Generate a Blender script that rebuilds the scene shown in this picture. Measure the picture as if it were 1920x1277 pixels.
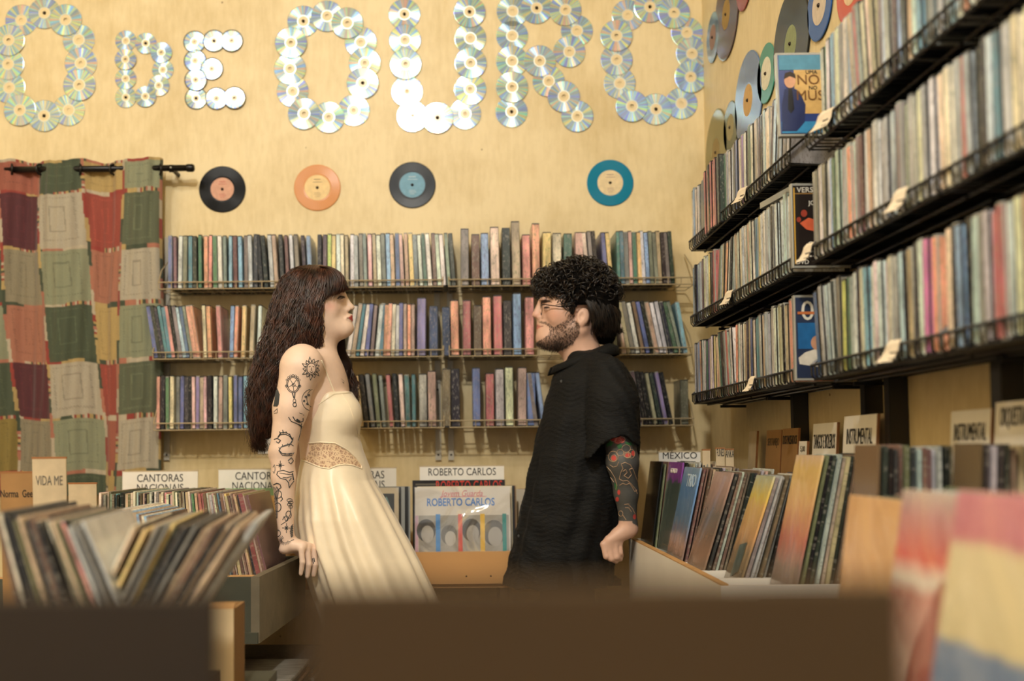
import bpy, bmesh, math, random
import numpy as np
from mathutils import Vector, Matrix, Euler
from mathutils.bvhtree import BVHTree
random.seed(7); np.random.seed(7)
for o in list(bpy.data.objects): bpy.data.objects.remove(o)
SC = bpy.context.scene
COL = SC.collection
R = math.radians

# ------------------------------------------------------------------ camera
H = 1.05                      # camera height above the floor
FPX, CX, CY = 1867.0, 860.0, 764.5
PITCH, ROLL = 2.5, -0.55
cd = bpy.data.cameras.new('camera'); cam = bpy.data.objects.new('camera', cd); COL.objects.link(cam)
cd.sensor_width = 36.0; cd.lens = FPX / 1920 * 36.0
cd.shift_x = (960 - CX) / 1920; cd.shift_y = (CY - 638.5) / 1920
cam.location = (0, 0, H)
CR = Euler((R(90 + PITCH), 0, 0)).to_matrix() @ Euler((0, 0, R(ROLL))).to_matrix()
cam.rotation_euler = CR.to_euler()
cd.clip_start = 0.02
cd.dof.use_dof = True; cd.dof.focus_distance = 2.7; cd.dof.aperture_fstop = 1.8
SC.camera = cam

# ------------------------------------------------------------------ light
SC.view_settings.view_transform = 'Standard'; SC.view_settings.look = 'None'
SC.view_settings.gamma = 1; SC.view_settings.use_curve_mapping = False
SC.view_settings.exposure = 0.0
SC.cycles.use_denoising = True
SC.cycles.max_bounces = 7; SC.cycles.sample_clamp_indirect = 6
wd = bpy.data.worlds.new('world'); SC.world = wd; wd.use_nodes = True
wd.node_tree.nodes['Background'].inputs[0].default_value = (1.0, 0.97, 0.92, 1)
wd.node_tree.nodes['Background'].inputs[1].default_value = 0.48
def lamp(name, loc, power, radius, col):
    l = bpy.data.lights.new(name, 'POINT'); l.energy = power; l.shadow_soft_size = radius; l.color = col
    o = bpy.data.objects.new(name, l); o.location = loc; COL.objects.link(o); return o
lamp('ceiling_bulb', (-0.39, -0.60, H + 2.62), 320, 0.10, (1.0, 0.965, 0.89))
lamp('ceiling_bulb', (-1.55, 0.55, H + 2.62), 100, 0.10, (1.0, 0.965, 0.89))

# ------------------------------------------------------------------ pixel -> world on a real plane
def ray(px, py):
    return CR @ Vector(((px - CX) / FPX, -(py - CY) / FPX, -1))
def P(px, py, Y):
    d = ray(px, py); return Vector((0, 0, H)) + d * (Y / d.y)
def PX(px, py, X):
    d = ray(px, py); return Vector((0, 0, H)) + d * (X / d.x)
def YatX(px, X, z=0.0):       # depth at which the line x = X, height z above the lens, shows at column px
    return FPX * X / (px - CX)

# ------------------------------------------------------------------ helpers
def lin(c):
    return tuple(((v / 255) / 12.92 if v / 255 <= 0.04045 else ((v / 255 + 0.055) / 1.055) ** 2.4) for v in c[:3])
MATS = {}
def nn(t, typ, **kw):
    n = t.nodes.new(typ)
    for k, v in kw.items(): setattr(n, k, v)
    return n
def mat(name, rgb=(128, 128, 128), rough=0.55, metal=0.0, noise=0.0, nscale=40, bump=0.0, bscale=200, coat=0.0, objcol=False,
        attr=None, stretch=(1, 1, 1), spec=0.5, sss=0.0, emit=0.0, alpha=1.0, sheen=0.0):
    if name in MATS: return MATS[name]
    m = bpy.data.materials.new(name); m.use_nodes = True; t = m.node_tree; b = t.nodes['Principled BSDF']
    b.inputs['Roughness'].default_value = rough; b.inputs['Metallic'].default_value = metal
    b.inputs['Coat Weight'].default_value = coat; b.inputs['Specular IOR Level'].default_value = spec
    if sheen: b.inputs['Sheen Weight'].default_value = sheen
    if alpha < 1: b.inputs['Alpha'].default_value = alpha
    if sss:
        b.inputs['Subsurface Weight'].default_value = sss; b.inputs['Subsurface Radius'].default_value = (0.012, 0.005, 0.003)
    col = None
    if objcol: col = nn(t, 'ShaderNodeObjectInfo').outputs['Color']
    elif attr: col = nn(t, 'ShaderNodeAttribute', attribute_name=attr).outputs['Color']
    c4 = (*lin(rgb), 1)
    if noise or bump:
        tc = nn(t, 'ShaderNodeTexCoord'); mp = nn(t, 'ShaderNodeMapping'); mp.inputs['Scale'].default_value = stretch
        t.links.new(tc.outputs['Object'], mp.inputs['Vector'])
    if noise:
        nz = nn(t, 'ShaderNodeTexNoise'); nz.inputs['Scale'].default_value = nscale; nz.inputs['Detail'].default_value = 6
        t.links.new(mp.outputs['Vector'], nz.inputs['Vector'])
        mr = nn(t, 'ShaderNodeMapRange'); mr.inputs['From Min'].default_value = 0.3; mr.inputs['From Max'].default_value = 0.7
        mr.inputs['To Min'].default_value = 1 - noise; mr.inputs['To Max'].default_value = 1 + noise
        t.links.new(nz.outputs['Fac'], mr.inputs['Value'])
        hs = nn(t, 'ShaderNodeHueSaturation'); t.links.new(mr.outputs['Result'], hs.inputs['Value'])
        if col is not None: t.links.new(col, hs.inputs['Color'])
        else: hs.inputs['Color'].default_value = c4
        col = hs.outputs['Color']
    if col is not None: t.links.new(col, b.inputs['Base Color'])
    else: b.inputs['Base Color'].default_value = c4
    if bump:
        nb = nn(t, 'ShaderNodeTexNoise'); nb.inputs['Scale'].default_value = bscale; nb.inputs['Detail'].default_value = 4
        t.links.new(mp.outputs['Vector'], nb.inputs['Vector'])
        bp = nn(t, 'ShaderNodeBump'); bp.inputs['Strength'].default_value = bump; bp.inputs['Distance'].default_value = 0.004
        t.links.new(nb.outputs['Fac'], bp.inputs['Height']); t.links.new(bp.outputs['Normal'], b.inputs['Normal'])
    if emit:
        b.inputs['Emission Color'].default_value = c4; b.inputs['Emission Strength'].default_value = emit
    MATS[name] = m; return m

def tag(o, label=None, cat=None, group=None, kind=None):
    if label: o['label'] = label
    if cat: o['category'] = cat
    if group: o['group'] = group
    if kind: o['kind'] = kind
    return o
def empty(name, loc=(0, 0, 0), rot=(0, 0, 0)):
    o = bpy.data.objects.new(name, None); o.location = loc; o.rotation_euler = rot; o.empty_display_size = 0.05
    COL.objects.link(o); return o
def link(name, me, parent=None, loc=(0, 0, 0), rot=(0, 0, 0), scale=None, color=None):
    o = bpy.data.objects.new(name, me); o.location = loc; o.rotation_euler = rot
    if scale: o.scale = scale
    if color is not None: o.color = (*lin(color), 1)
    COL.objects.link(o)
    if parent: o.parent = parent
    return o

class MB:
    def __init__(s): s.v = []; s.f = []; s.m = []
    def add(s, vs, fs, mi=0):
        n = len(s.v); s.v += [tuple(p) for p in vs]; s.f += [tuple(i + n for i in f) for f in fs]; s.m += [mi] * len(fs); return s
    def box(s, lo, hi, mi=0, M=None):
        vs = [Vector((x, y, z)) for z in (lo[2], hi[2]) for y in (lo[1], hi[1]) for x in (lo[0], hi[0])]
        if M: vs = [M @ p for p in vs]
        return s.add(vs, [(0, 2, 3, 1), (4, 5, 7, 6), (0, 1, 5, 4), (2, 6, 7, 3), (0, 4, 6, 2), (1, 3, 7, 5)], mi)
    def tube(s, pts, r, n=6, mi=0, cap=True):
        pts = [Vector(p) for p in pts]; k = len(pts); rs = r if hasattr(r, '__len__') else [r] * k
        vs, fs = [], []; up = None
        for i, p in enumerate(pts):
            d = (pts[min(i + 1, k - 1)] - pts[max(i - 1, 0)])
            if d.length < 1e-9: d = Vector((0, 0, 1))
            d.normalize()
            if up is None: up = Vector((0, 0, 1)) if abs(d.z) < 0.9 else Vector((1, 0, 0))
            a = d.cross(up)
            if a.length < 1e-6: a = d.orthogonal()
            a.normalize(); b = a.cross(d); up = b
            for j in range(n):
                w = 2 * math.pi * j / n; vs.append(p + (a * math.cos(w) + b * math.sin(w)) * rs[i])
        for i in range(k - 1):
            for j in range(n):
                j2 = (j + 1) % n; fs.append((i * n + j, i * n + j2, (i + 1) * n + j2, (i + 1) * n + j))
        if cap: fs += [tuple(range(n))[::-1], tuple((k - 1) * n + j for j in range(n))]
        return s.add(vs, fs, mi)
    def lathe(s, prof, n=40, M=None, mi=0, close=True):      # prof: (r, h) about the local -y axis
        vs, fs = [], []; k = len(prof)
        for r, h in prof:
            for j in range(n):
                w = 2 * math.pi * j / n; p = Vector((r * math.cos(w), h, r * math.sin(w))); vs.append(M @ p if M else p)
        for i in range(k if close else k - 1):
            i2 = (i + 1) % k
            for j in range(n):
                j2 = (j + 1) % n; fs.append((i * n + j, i * n + j2, i2 * n + j2, i2 * n + j))
        return s.add(vs, fs, mi)
    def mesh(s, name, mats, smooth=False):
        me = bpy.data.meshes.new(name); me.from_pydata(s.v, [], s.f)
        for m in (mats if isinstance(mats, (list, tuple)) else [mats]): me.materials.append(m)
        if any(s.m): me.polygons.foreach_set('material_index', s.m)
        if smooth: me.polygons.foreach_set('use_smooth', [True] * len(s.f))
        me.update(); return me
    def build(s, name, mats, parent=None, loc=(0, 0, 0), rot=(0, 0, 0), smooth=False, **kw):
        return link(name, s.mesh(name, mats, smooth), parent, loc, rot, **kw)
def rbox(w, d, h, c):          # box with chamfered vertical and top edges, origin at the bottom centre
    b = MB(); x, y = w / 2, d / 2
    prof = [(-x + c, -y), (x - c, -y), (x, -y + c), (x, y - c), (x - c, y), (-x + c, y), (-x, y - c), (-x, -y + c)]
    vs = [(p[0], p[1], z) for z in (0, h) for p in prof]
    fs = [(i, (i + 1) % 8, 8 + (i + 1) % 8, 8 + i) for i in range(8)] + [tuple(range(8))[::-1], tuple(range(8, 16))]
    return b.add(vs, fs)
def ordi(n):
    w = ['zeroth', 'first', 'second', 'third', 'fourth', 'fifth', 'sixth', 'seventh', 'eighth', 'ninth', 'tenth', 'eleventh', 'twelfth']
    if n < len(w): return w[n]
    return f"{n}{'th' if 10 < n % 100 < 14 else {1: 'st', 2: 'nd', 3: 'rd'}.get(n % 10, 'th')}"
TXT = {}
def text_mesh(s, size, m, ext=0.0004, shear=0.0, bold=0.0, align='CENTER'):
    key = (s, size, m.name)
    if key in TXT: return TXT[key]
    c = bpy.data.curves.new('text', 'FONT'); c.body = s; c.size = size; c.extrude = ext; c.align_x = align; c.align_y = 'CENTER'
    c.shear = shear; c.offset = bold; c.resolution_u = 3
    o = bpy.data.objects.new('text', c); COL.objects.link(o)
    me = bpy.data.meshes.new_from_object(o.evaluated_get(bpy.context.evaluated_depsgraph_get()))
    bpy.data.objects.remove(o); me.materials.clear(); me.materials.append(m); TXT[key] = me
    return me
CNAMES = {'blue': (62, 92, 160), 'plum': (110, 70, 88), 'white': (222, 222, 214), 'grey': (128, 126, 118), 'charcoal': (52, 54, 56),
  'teal': (48, 128, 140), 'orange': (232, 138, 66), 'salmon': (222, 128, 100), 'green': (60, 120, 84), 'sage': (130, 150, 132),
  'maroon': (122, 42, 50), 'sky blue': (104, 164, 208), 'black': (22, 22, 24), 'tan': (190, 160, 118), 'brown': (118, 84, 56),
  'lime': (190, 206, 40), 'yellow': (226, 192, 70), 'cream': (226, 212, 178), 'pink': (226, 158, 160), 'red': (186, 50, 48),
  'navy': (36, 54, 104), 'violet': (128, 100, 170), 'magenta': (200, 70, 150), 'silver': (176, 180, 178), 'ice blue': (186, 206, 216), 'olive': (112, 110, 66)}
# ------------------------------------------------------------------ text meshes first, while the scene is small
M_INK = mat('ink', (40, 38, 34), 0.7)
M_BLUE_INK = mat('blue_ink', (70, 130, 205), 0.6)
M_RED_INK = mat('red_ink', (208, 62, 48), 0.6)
M_PINK_INK = mat('pink_ink', (214, 120, 132), 0.6)
M_GOLD_INK = mat('gold_ink', (206, 160, 60), 0.5)
M_WHITE_INK = mat('white_ink', (214, 210, 196), 0.6)
M_BROWN_INK = mat('brown_ink', (88, 72, 50), 0.7)
M_FADED_INK = mat('faded_ink', (104, 98, 86), 0.7)
for s_, z_, m_ in [('CANTORAS', .05, M_INK), ('NACIONAIS', .05, M_INK), ('ROBERTO CARLOS', .042, M_INK), ('ROBERTO CARLOS', .044, M_BLUE_INK)]:
    text_mesh(s_, z_, m_, bold=.0008)

# ------------------------------------------------------------------ the room
WALL_Y, WALL_X = 3.68, 0.93
def wall_material():
    m = bpy.data.materials.new('painted_plaster'); m.use_nodes = True; t = m.node_tree; b = t.nodes['Principled BSDF']
    tc = nn(t, 'ShaderNodeTexCoord')
    n1 = nn(t, 'ShaderNodeTexNoise'); n1.inputs['Scale'].default_value = 3.2; n1.inputs['Detail'].default_value = 8; n1.inputs['Roughness'].default_value = .65
    mp = nn(t, 'ShaderNodeMapping'); mp.inputs['Scale'].default_value = (60, 60, 14)
    n2 = nn(t, 'ShaderNodeTexNoise'); n2.inputs['Scale'].default_value = 1; n2.inputs['Detail'].default_value = 3
    t.links.new(tc.outputs['Object'], n1.inputs['Vector']); t.links.new(tc.outputs['Object'], mp.inputs['Vector']); t.links.new(mp.outputs['Vector'], n2.inputs['Vector'])
    rp = nn(t, 'ShaderNodeValToRGB'); rp.color_ramp.elements[0].color = (*lin((207, 185, 134)), 1); rp.color_ramp.elements[1].color = (*lin((228, 209, 163)), 1)
    rp.color_ramp.elements[0].position = .3; rp.color_ramp.elements[1].position = .62
    ad = nn(t, 'ShaderNodeMath', operation='MULTIPLY_ADD'); ad.inputs[1].default_value = .35
    t.links.new(n2.outputs['Fac'], ad.inputs[0]); 
    sb = nn(t, 'ShaderNodeMath', operation='SUBTRACT'); sb.inputs[1].default_value = .17
    t.links.new(n1.outputs['Fac'], sb.inputs[0]); t.links.new(sb.outputs[0], ad.inputs[2])
    t.links.new(ad.outputs[0], rp.inputs['Fac'])
    # small scuffs and nail marks
    vo = nn(t, 'ShaderNodeTexVoronoi'); vo.inputs['Scale'].default_value = 6.0; vo.inputs['Randomness'].default_value = 1
    t.links.new(tc.outputs['Object'], vo.inputs['Vector'])
    lt = nn(t, 'ShaderNodeMath', operation='LESS_THAN'); lt.inputs[1].default_value = 0.022; t.links.new(vo.outputs['Distance'], lt.inputs[0])
    mx = nn(t, 'ShaderNodeMix', data_type='RGBA'); mx.inputs['B'].default_value = (*lin((130, 100, 58)), 1)
    t.links.new(lt.outputs[0], mx.inputs['Factor']); t.links.new(rp.outputs['Color'], mx.inputs['A'])
    t.links.new(mx.outputs['Result'], b.inputs['Base Color'])
    b.inputs['Roughness'].default_value = .5
    bp = nn(t, 'ShaderNodeBump'); bp.inputs['Strength'].default_value = .25; bp.inputs['Distance'].default_value = .004
    t.links.new(n2.outputs['Fac'], bp.inputs['Height']); t.links.new(bp.outputs['Normal'], b.inputs['Normal'])
    return m
M_WALL = wall_material()
M_CEIL = mat('ceiling_paint', (150, 136, 112), .8, noise=.04, nscale=3)
M_FLOOR = mat('floor_tile', (92, 70, 52), .45, noise=.2, nscale=6)
tag(MB().box((-2.6, WALL_Y, 0), (1.1, WALL_Y + .1, 3.9)).build('wall_back', M_WALL), kind='structure', label='yellow ochre plaster back wall hung with discs')
tag(MB().box((WALL_X, -1.8, 0), (WALL_X + .1, WALL_Y, 3.9)).build('wall_right', M_WALL), kind='structure', label='yellow ochre plaster right wall behind black racks')
tag(MB().box((-2.7, -1.8, 0), (-2.6, WALL_Y, 3.9)).build('wall_left', M_WALL), kind='structure', label='yellow ochre plaster left wall outside the view')
tag(MB().box((-2.7, -1.8, -.1), (1.1, WALL_Y + .1, 0)).build('floor', M_FLOOR), kind='structure', label='dark brown shop floor under the record bins')
tag(MB().box((-2.7, -1.8, 3.9), (1.1, WALL_Y + .1, 4.0)).build('ceiling', M_CEIL), kind='structure', label='pale ceiling above the shop')

# ------------------------------------------------------------------ discs that spell the shop sign
def disc_material(name, base, tint, rough=.24):
    m = bpy.data.materials.new(name); m.use_nodes = True; t = m.node_tree; b = t.nodes['Principled BSDF']
    tc = nn(t, 'ShaderNodeTexCoord'); sx = nn(t, 'ShaderNodeSeparateXYZ'); t.links.new(tc.outputs['Object'], sx.inputs[0])
    at = nn(t, 'ShaderNodeMath', operation='ARCTAN2'); t.links.new(sx.outputs['Z'], at.inputs[0]); t.links.new(sx.outputs['X'], at.inputs[1])
    oi = nn(t, 'ShaderNodeObjectInfo')
    ph = nn(t, 'ShaderNodeMath', operation='MULTIPLY_ADD'); ph.inputs[1].default_value = .35
    t.links.new(oi.outputs['Random'], ph.inputs[0]); t.links.new(at.outputs[0], ph.inputs[2])
    # rainbow glints of the track painted into the base colour as narrow radial fans
    w = nn(t, 'ShaderNodeMath', operation='MULTIPLY'); w.inputs[1].default_value = 2.0; t.links.new(ph.outputs[0], w.inputs[0])
    cs = nn(t, 'ShaderNodeCombineXYZ'); 
    c1 = nn(t, 'ShaderNodeMath', operation='COSINE'); s1 = nn(t, 'ShaderNodeMath', operation='SINE')
    t.links.new(w.outputs[0], c1.inputs[0]); t.links.new(w.outputs[0], s1.inputs[0]); t.links.new(c1.outputs[0], cs.inputs[0]); t.links.new(s1.outputs[0], cs.inputs[1])
    rz = nn(t, 'ShaderNodeMath', operation='MULTIPLY'); rz.inputs[1].default_value = 1.4; t.links.new(oi.outputs['Random'], rz.inputs[0]); t.links.new(rz.outputs[0], cs.inputs[2])
    nz = nn(t, 'ShaderNodeTexNoise'); nz.inputs['Scale'].default_value = 2.1; nz.inputs['Detail'].default_value = 3; nz.inputs['Roughness'].default_value = .6
    t.links.new(cs.outputs[0], nz.inputs['Vector'])
    rp = nn(t, 'ShaderNodeValToRGB'); cr = rp.color_ramp
    g = tuple(base)
    stops = [(0.0, g), (.43, g), (.47, tint[0]), (.495, tint[1]), (.515, tint[2]), (.54, tint[3]), (.58, g), (.66, tint[4]), (.70, g), (1, g)]
    while len(cr.elements) < len(stops): cr.elements.new(.5)
    for e, (p, c) in zip(cr.elements, stops): e.position = p; e.color = (*lin(c), 1)
    t.links.new(nz.outputs['Fac'], rp.inputs['Fac'])
    t.links.new(rp.outputs['Color'], b.inputs['Base Color'])
    b.inputs['Metallic'].default_value = .36; b.inputs['Roughness'].default_value = rough; b.inputs['Specular IOR Level'].default_value = .16
    b.inputs['Anisotropic'].default_value = .85
    tg = nn(t, 'ShaderNodeTangent', direction_type='RADIAL', axis='Y'); t.links.new(tg.outputs[0], b.inputs['Tangent'])
    return m
GLINT_TINTS = [(132, 126, 236), (138, 206, 228), (150, 222, 158), (230, 214, 140), (224, 176, 156)]
M_CD = disc_material('silver_disc', (146, 166, 172), GLINT_TINTS, .2)
M_CDR = disc_material('dark_rim_disc', (128, 134, 130), GLINT_TINTS, .2)
M_HUB = mat('clear_hub_plastic', (226, 206, 160), .25, coat=.4)
M_RING = mat('hub_ring_silver', (200, 204, 196), .3, metal=.8)
M_PIN = mat('dark_screw', (52, 42, 34), .35, metal=.7)
M_RIM = mat('black_disc_edge', (34, 32, 30), .5)
def cd_meshes(r, tag_):
    t = .0012
    d = MB().lathe([(r * .38, 0), (r * .38, -t), (r * .965, -t), (r, -t * .6), (r, 0)], 48).mesh('disc_' + tag_, M_CD)
    h = MB().lathe([(r * .125, 0), (r * .125, -t * .9), (r * .37, -t * .9), (r * .37, 0)], 32).mesh('hub_' + tag_, M_HUB)
    g = MB().lathe([(r * .33, -t), (r * .33, -t * 1.4), (r * .38, -t * 1.4), (r * .38, -t)], 32).mesh('ring_' + tag_, M_RING)
    return d, h, g
PIN = MB().lathe([(.0001, -.0055), (.003, -.005), (.005, -.003), (.0055, -.001), (.0055, .0)], 12, close=False).mesh('pin', M_PIN, True)
BIG = cd_meshes(.06, 'large'); SMALL = cd_meshes(.04, 'small')
RIMR = MB().lathe([(.0395, -.0001), (.0395, -.0016), (.0425, -.0012), (.0425, 0)], 40).mesh('dark_rim', M_RIM)
Z1 = lambda l: [(x / 2.661, y / 2.661) for x, y in l]
Z2 = lambda l: [(700 + x / 2.661, y / 2.661) for x, y in l]
LETTERS = [
 ('leftmost letter O', 'O', 0, Z1([(105,100),(222,65),(328,100),(392,198),(403,315),(396,425),(342,549),(220,578),(100,550),(45,437),(40,320),(45,202)])),
 ('small letter D', 'D', 1, Z1([(627,203),(727,216),(805,263),(812,348),(792,427),(726,482),(627,485),(627,393),(627,298)])),
 ('small letter E', 'E', 2, Z1([(970,208),(1068,204),(1156,204),(973,302),(1057,344),(977,400),(978,490),(1080,492),(1170,490)])),
 ('middle letter O', 'O', 0, Z1([(1513,105),(1632,80),(1733,116),(1800,210),(1820,315),(1810,415),(1765,550),(1640,585),(1517,568),(1460,455),(1447,343),(1452,215)])),
 ('letter U', 'U', 0, Z2([(155,70),(158,200),(161,320),(168,455),(195,580),(320,588),(458,567),(483,445),(485,315),(484,190),(480,60)])),
 ('letter R', 'R', 0, Z2([(695,55),(815,40),(958,50),(1016,152),(978,258),(830,305),(693,178),(692,305),(692,435),(690,557),(875,405),(950,482),(1018,580)])),
 ('rightmost letter O', 'O', 0, Z2([(1270,75),(1380,34),(1500,65),(1565,162),(1590,268),(1583,385),(1538,515),(1410,545),(1290,530),(1230,415),(1214,298),(1212,180)]))]
PINNED = {(0,1),(0,7),(1,1),(1,6),(2,1),(2,6),(3,0),(3,5),(4,0),(4,5),(4,10),(5,1),(5,9),(6,1),(6,7)}
for li, (ln, ch, kind, pts) in enumerate(LETTERS):
    src = BIG if kind == 0 else SMALL
    cxm = sum(p[0] for p in pts) / len(pts)
    for k, (px, py) in enumerate(pts):
        c = P(px, py, WALL_Y - .004)
        c.y = WALL_Y - .0016 - .0016 * ((k % 3) + (1 if k == len(pts) - 1 else 0))
        o = link('compact_disc', src[0], None, c)
        link('hub', src[1], o); link('hub_ring', src[2], o)
        if kind == 2: link('dark_rim', RIMR, o)
        if (li, k) in PINNED: link('screw', PIN, o, (0, -.001, 0))
        where = 'clockwise from the upper left'
        if kind == 0: lab = f'shiny silver compact disc, {ordi(k + 1)} {"along" if ch in "UR" else "clockwise in"} the {ln} on the back wall'
        else: lab = f'mini disc{" with dark rim" if kind == 2 else ""}, {ordi(k + 1)} along the {ln} on the back wall'
        tag(o, lab, 'disc', f'discs forming the {ln}')

# ------------------------------------------------------------------ vinyl records hung on the walls
def vinyl_material(name, rgb, rough=.28, sheen=None, trans=0.0):
    m = bpy.data.materials.new(name); m.use_nodes = True; t = m.node_tree; b = t.nodes['Principled BSDF']
    tc = nn(t, 'ShaderNodeTexCoord'); ln = nn(t, 'ShaderNodeVectorMath', operation='LENGTH'); t.links.new(tc.outputs['Object'], ln.inputs[0])
    sn = nn(t, 'ShaderNodeMath', operation='MULTIPLY'); sn.inputs[1].default_value = 1900; t.links.new(ln.outputs['Value'], sn.inputs[0])
    s2 = nn(t, 'ShaderNodeMath', operation='SINE'); t.links.new(sn.outputs[0], s2.inputs[0])
    bp = nn(t, 'ShaderNodeBump'); bp.inputs['Strength'].default_value = .12; bp.inputs['Distance'].default_value = .0005
    t.links.new(s2.outputs[0], bp.inputs['Height']); t.links.new(bp.outputs['Normal'], b.inputs['Normal'])
    b.inputs['Base Color'].default_value = (*lin(rgb), 1); b.inputs['Roughness'].default_value = rough; b.inputs['Specular IOR Level'].default_value = .16
    b.inputs['Anisotropic'].default_value = .8
    if sheen:
        b.inputs['Thin Film Thickness'].default_value = 520; b.inputs['Thin Film IOR'].default_value = 1.8; b.inputs['Specular IOR Level'].default_value = 1.0
        b.inputs['Metallic'].default_value = sheen
    if trans: b.inputs['Transmission Weight'].default_value = trans
    tg = nn(t, 'ShaderNodeTangent', direction_type='RADIAL', axis='Y'); t.links.new(tg.outputs[0], b.inputs['Tangent'])
    return m
def record(center, rad, rgb, labrgb, label, group, rot=(0, 0, 0), hole=.0, mark=None, trans=0.0, sheen=None, labr=.5, tilt=None):
    m = vinyl_material('vinyl_' + label.split(',')[0].replace(' ', '_')[:30], rgb, .22, sheen, trans)
    t = .0022
    o = MB().lathe([(rad * labr * .98, 0), (rad * labr * .98, -t * .8), (rad * labr * 1.12, -t), (rad * .97, -t), (rad, -t * .5), (rad, 0)], 72).build('vinyl_record', m, None, center, rot)
    ml = mat('paper_label_' + '_'.join(map(str, labrgb)), labrgb, .7, noise=.10, nscale=60)
    l = MB().lathe([(.0036, 0), (.0036, -t), (rad * labr, -t), (rad * labr, 0)], 48).build('paper_label', ml, o)
    link('screw', PIN, o, (0, -t, 0))
    if mark:
        mm = mat('label_print_' + '_'.join(map(str, mark)), mark, .7)
        b = MB(); r = rad * labr
        for k, (w, h, z) in enumerate([(.55, .05, .62), (.8, .035, .42), (.5, .03, -.45), (.62, .03, -.58), (.35, .03, -.72)]):
            b.box((-w * r / 2 + .05 * r * (k % 2), -t - .0003, z * r), (w * r / 2, -t + .0002, (z + h) * r))
        b.build('label_print', mm, l)
    tag(o, label, 'record', group); return o
G7 = 'seven-inch records on the back wall'
c = lambda x, y: P(x, y, WALL_Y - .002)
record(c(417, 355), .087, (16, 17, 20), (206, 158, 134), 'black single with dusty pink label beside the curtain rod', G7, mark=(180, 84, 80))
record(c(595, 352), .087, (228, 160, 96), (232, 204, 150), 'translucent orange single with cream label on the back wall', G7, mark=(120, 96, 80), trans=.25, labr=.55)
record(c(773, 347), .087, (34, 38, 44), (118, 164, 190), 'dark single with light blue label below the letter U', G7, mark=(200, 214, 220), labr=.55)
record(c(1144, 343), .087, (10, 122, 156), (226, 206, 164), 'turquoise blue single with cream label below the rightmost letters', G7, mark=(150, 120, 120), labr=.55)
GR = 'records hung on the right wall'
def rw(px, py, rad, rgb, lab, label, **kw):
    p = PX(px, py, WALL_X - .004)
    record(p, rad, rgb, lab, label, GR, rot=(0, 0, R(-90)), **kw)
rw(1337, 70, .087, (66, 96, 120), (150, 120, 110), 'blue tinted single in the corner beside the disc letters', sheen=.25)
rw(1362, 27, .15, (70, 40, 36), (160, 130, 70), 'dark brown rainbow glinting long-play record near the corner', labr=.33)
rw(1395, -33, .087, (150, 60, 50), (190, 160, 140), 'dull red single, only its lower edge in view')
rw(1403, 188, .15, (74, 110, 160), (206, 168, 110), 'steel blue long-play record with rainbow glints', sheen=.12, labr=.33)
rw(1437, 138, .087, (60, 140, 120), (226, 222, 200), 'sea green single with white label on the right wall', labr=.55)
rw(1483, 82, .15, (16, 18, 18), (140, 150, 110), 'black long-play record with green glints above the museum film', labr=.33)
rw(1537, 10, .087, (40, 84, 150), (206, 190, 170), 'blue translucent single high on the right wall', labr=.55)
rw(1596, -27, .087, (196, 84, 66), (220, 190, 150), 'coral red single at the top edge of the right wall')
rw(1343, 286, .15, (132, 124, 72), (150, 130, 84), 'olive long-play record half hidden by the upper rack', labr=.33)
rw(1370, 239, .087, (96, 102, 76), (160, 150, 110), 'grey green single peeping above the red cases', labr=.5)
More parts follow.
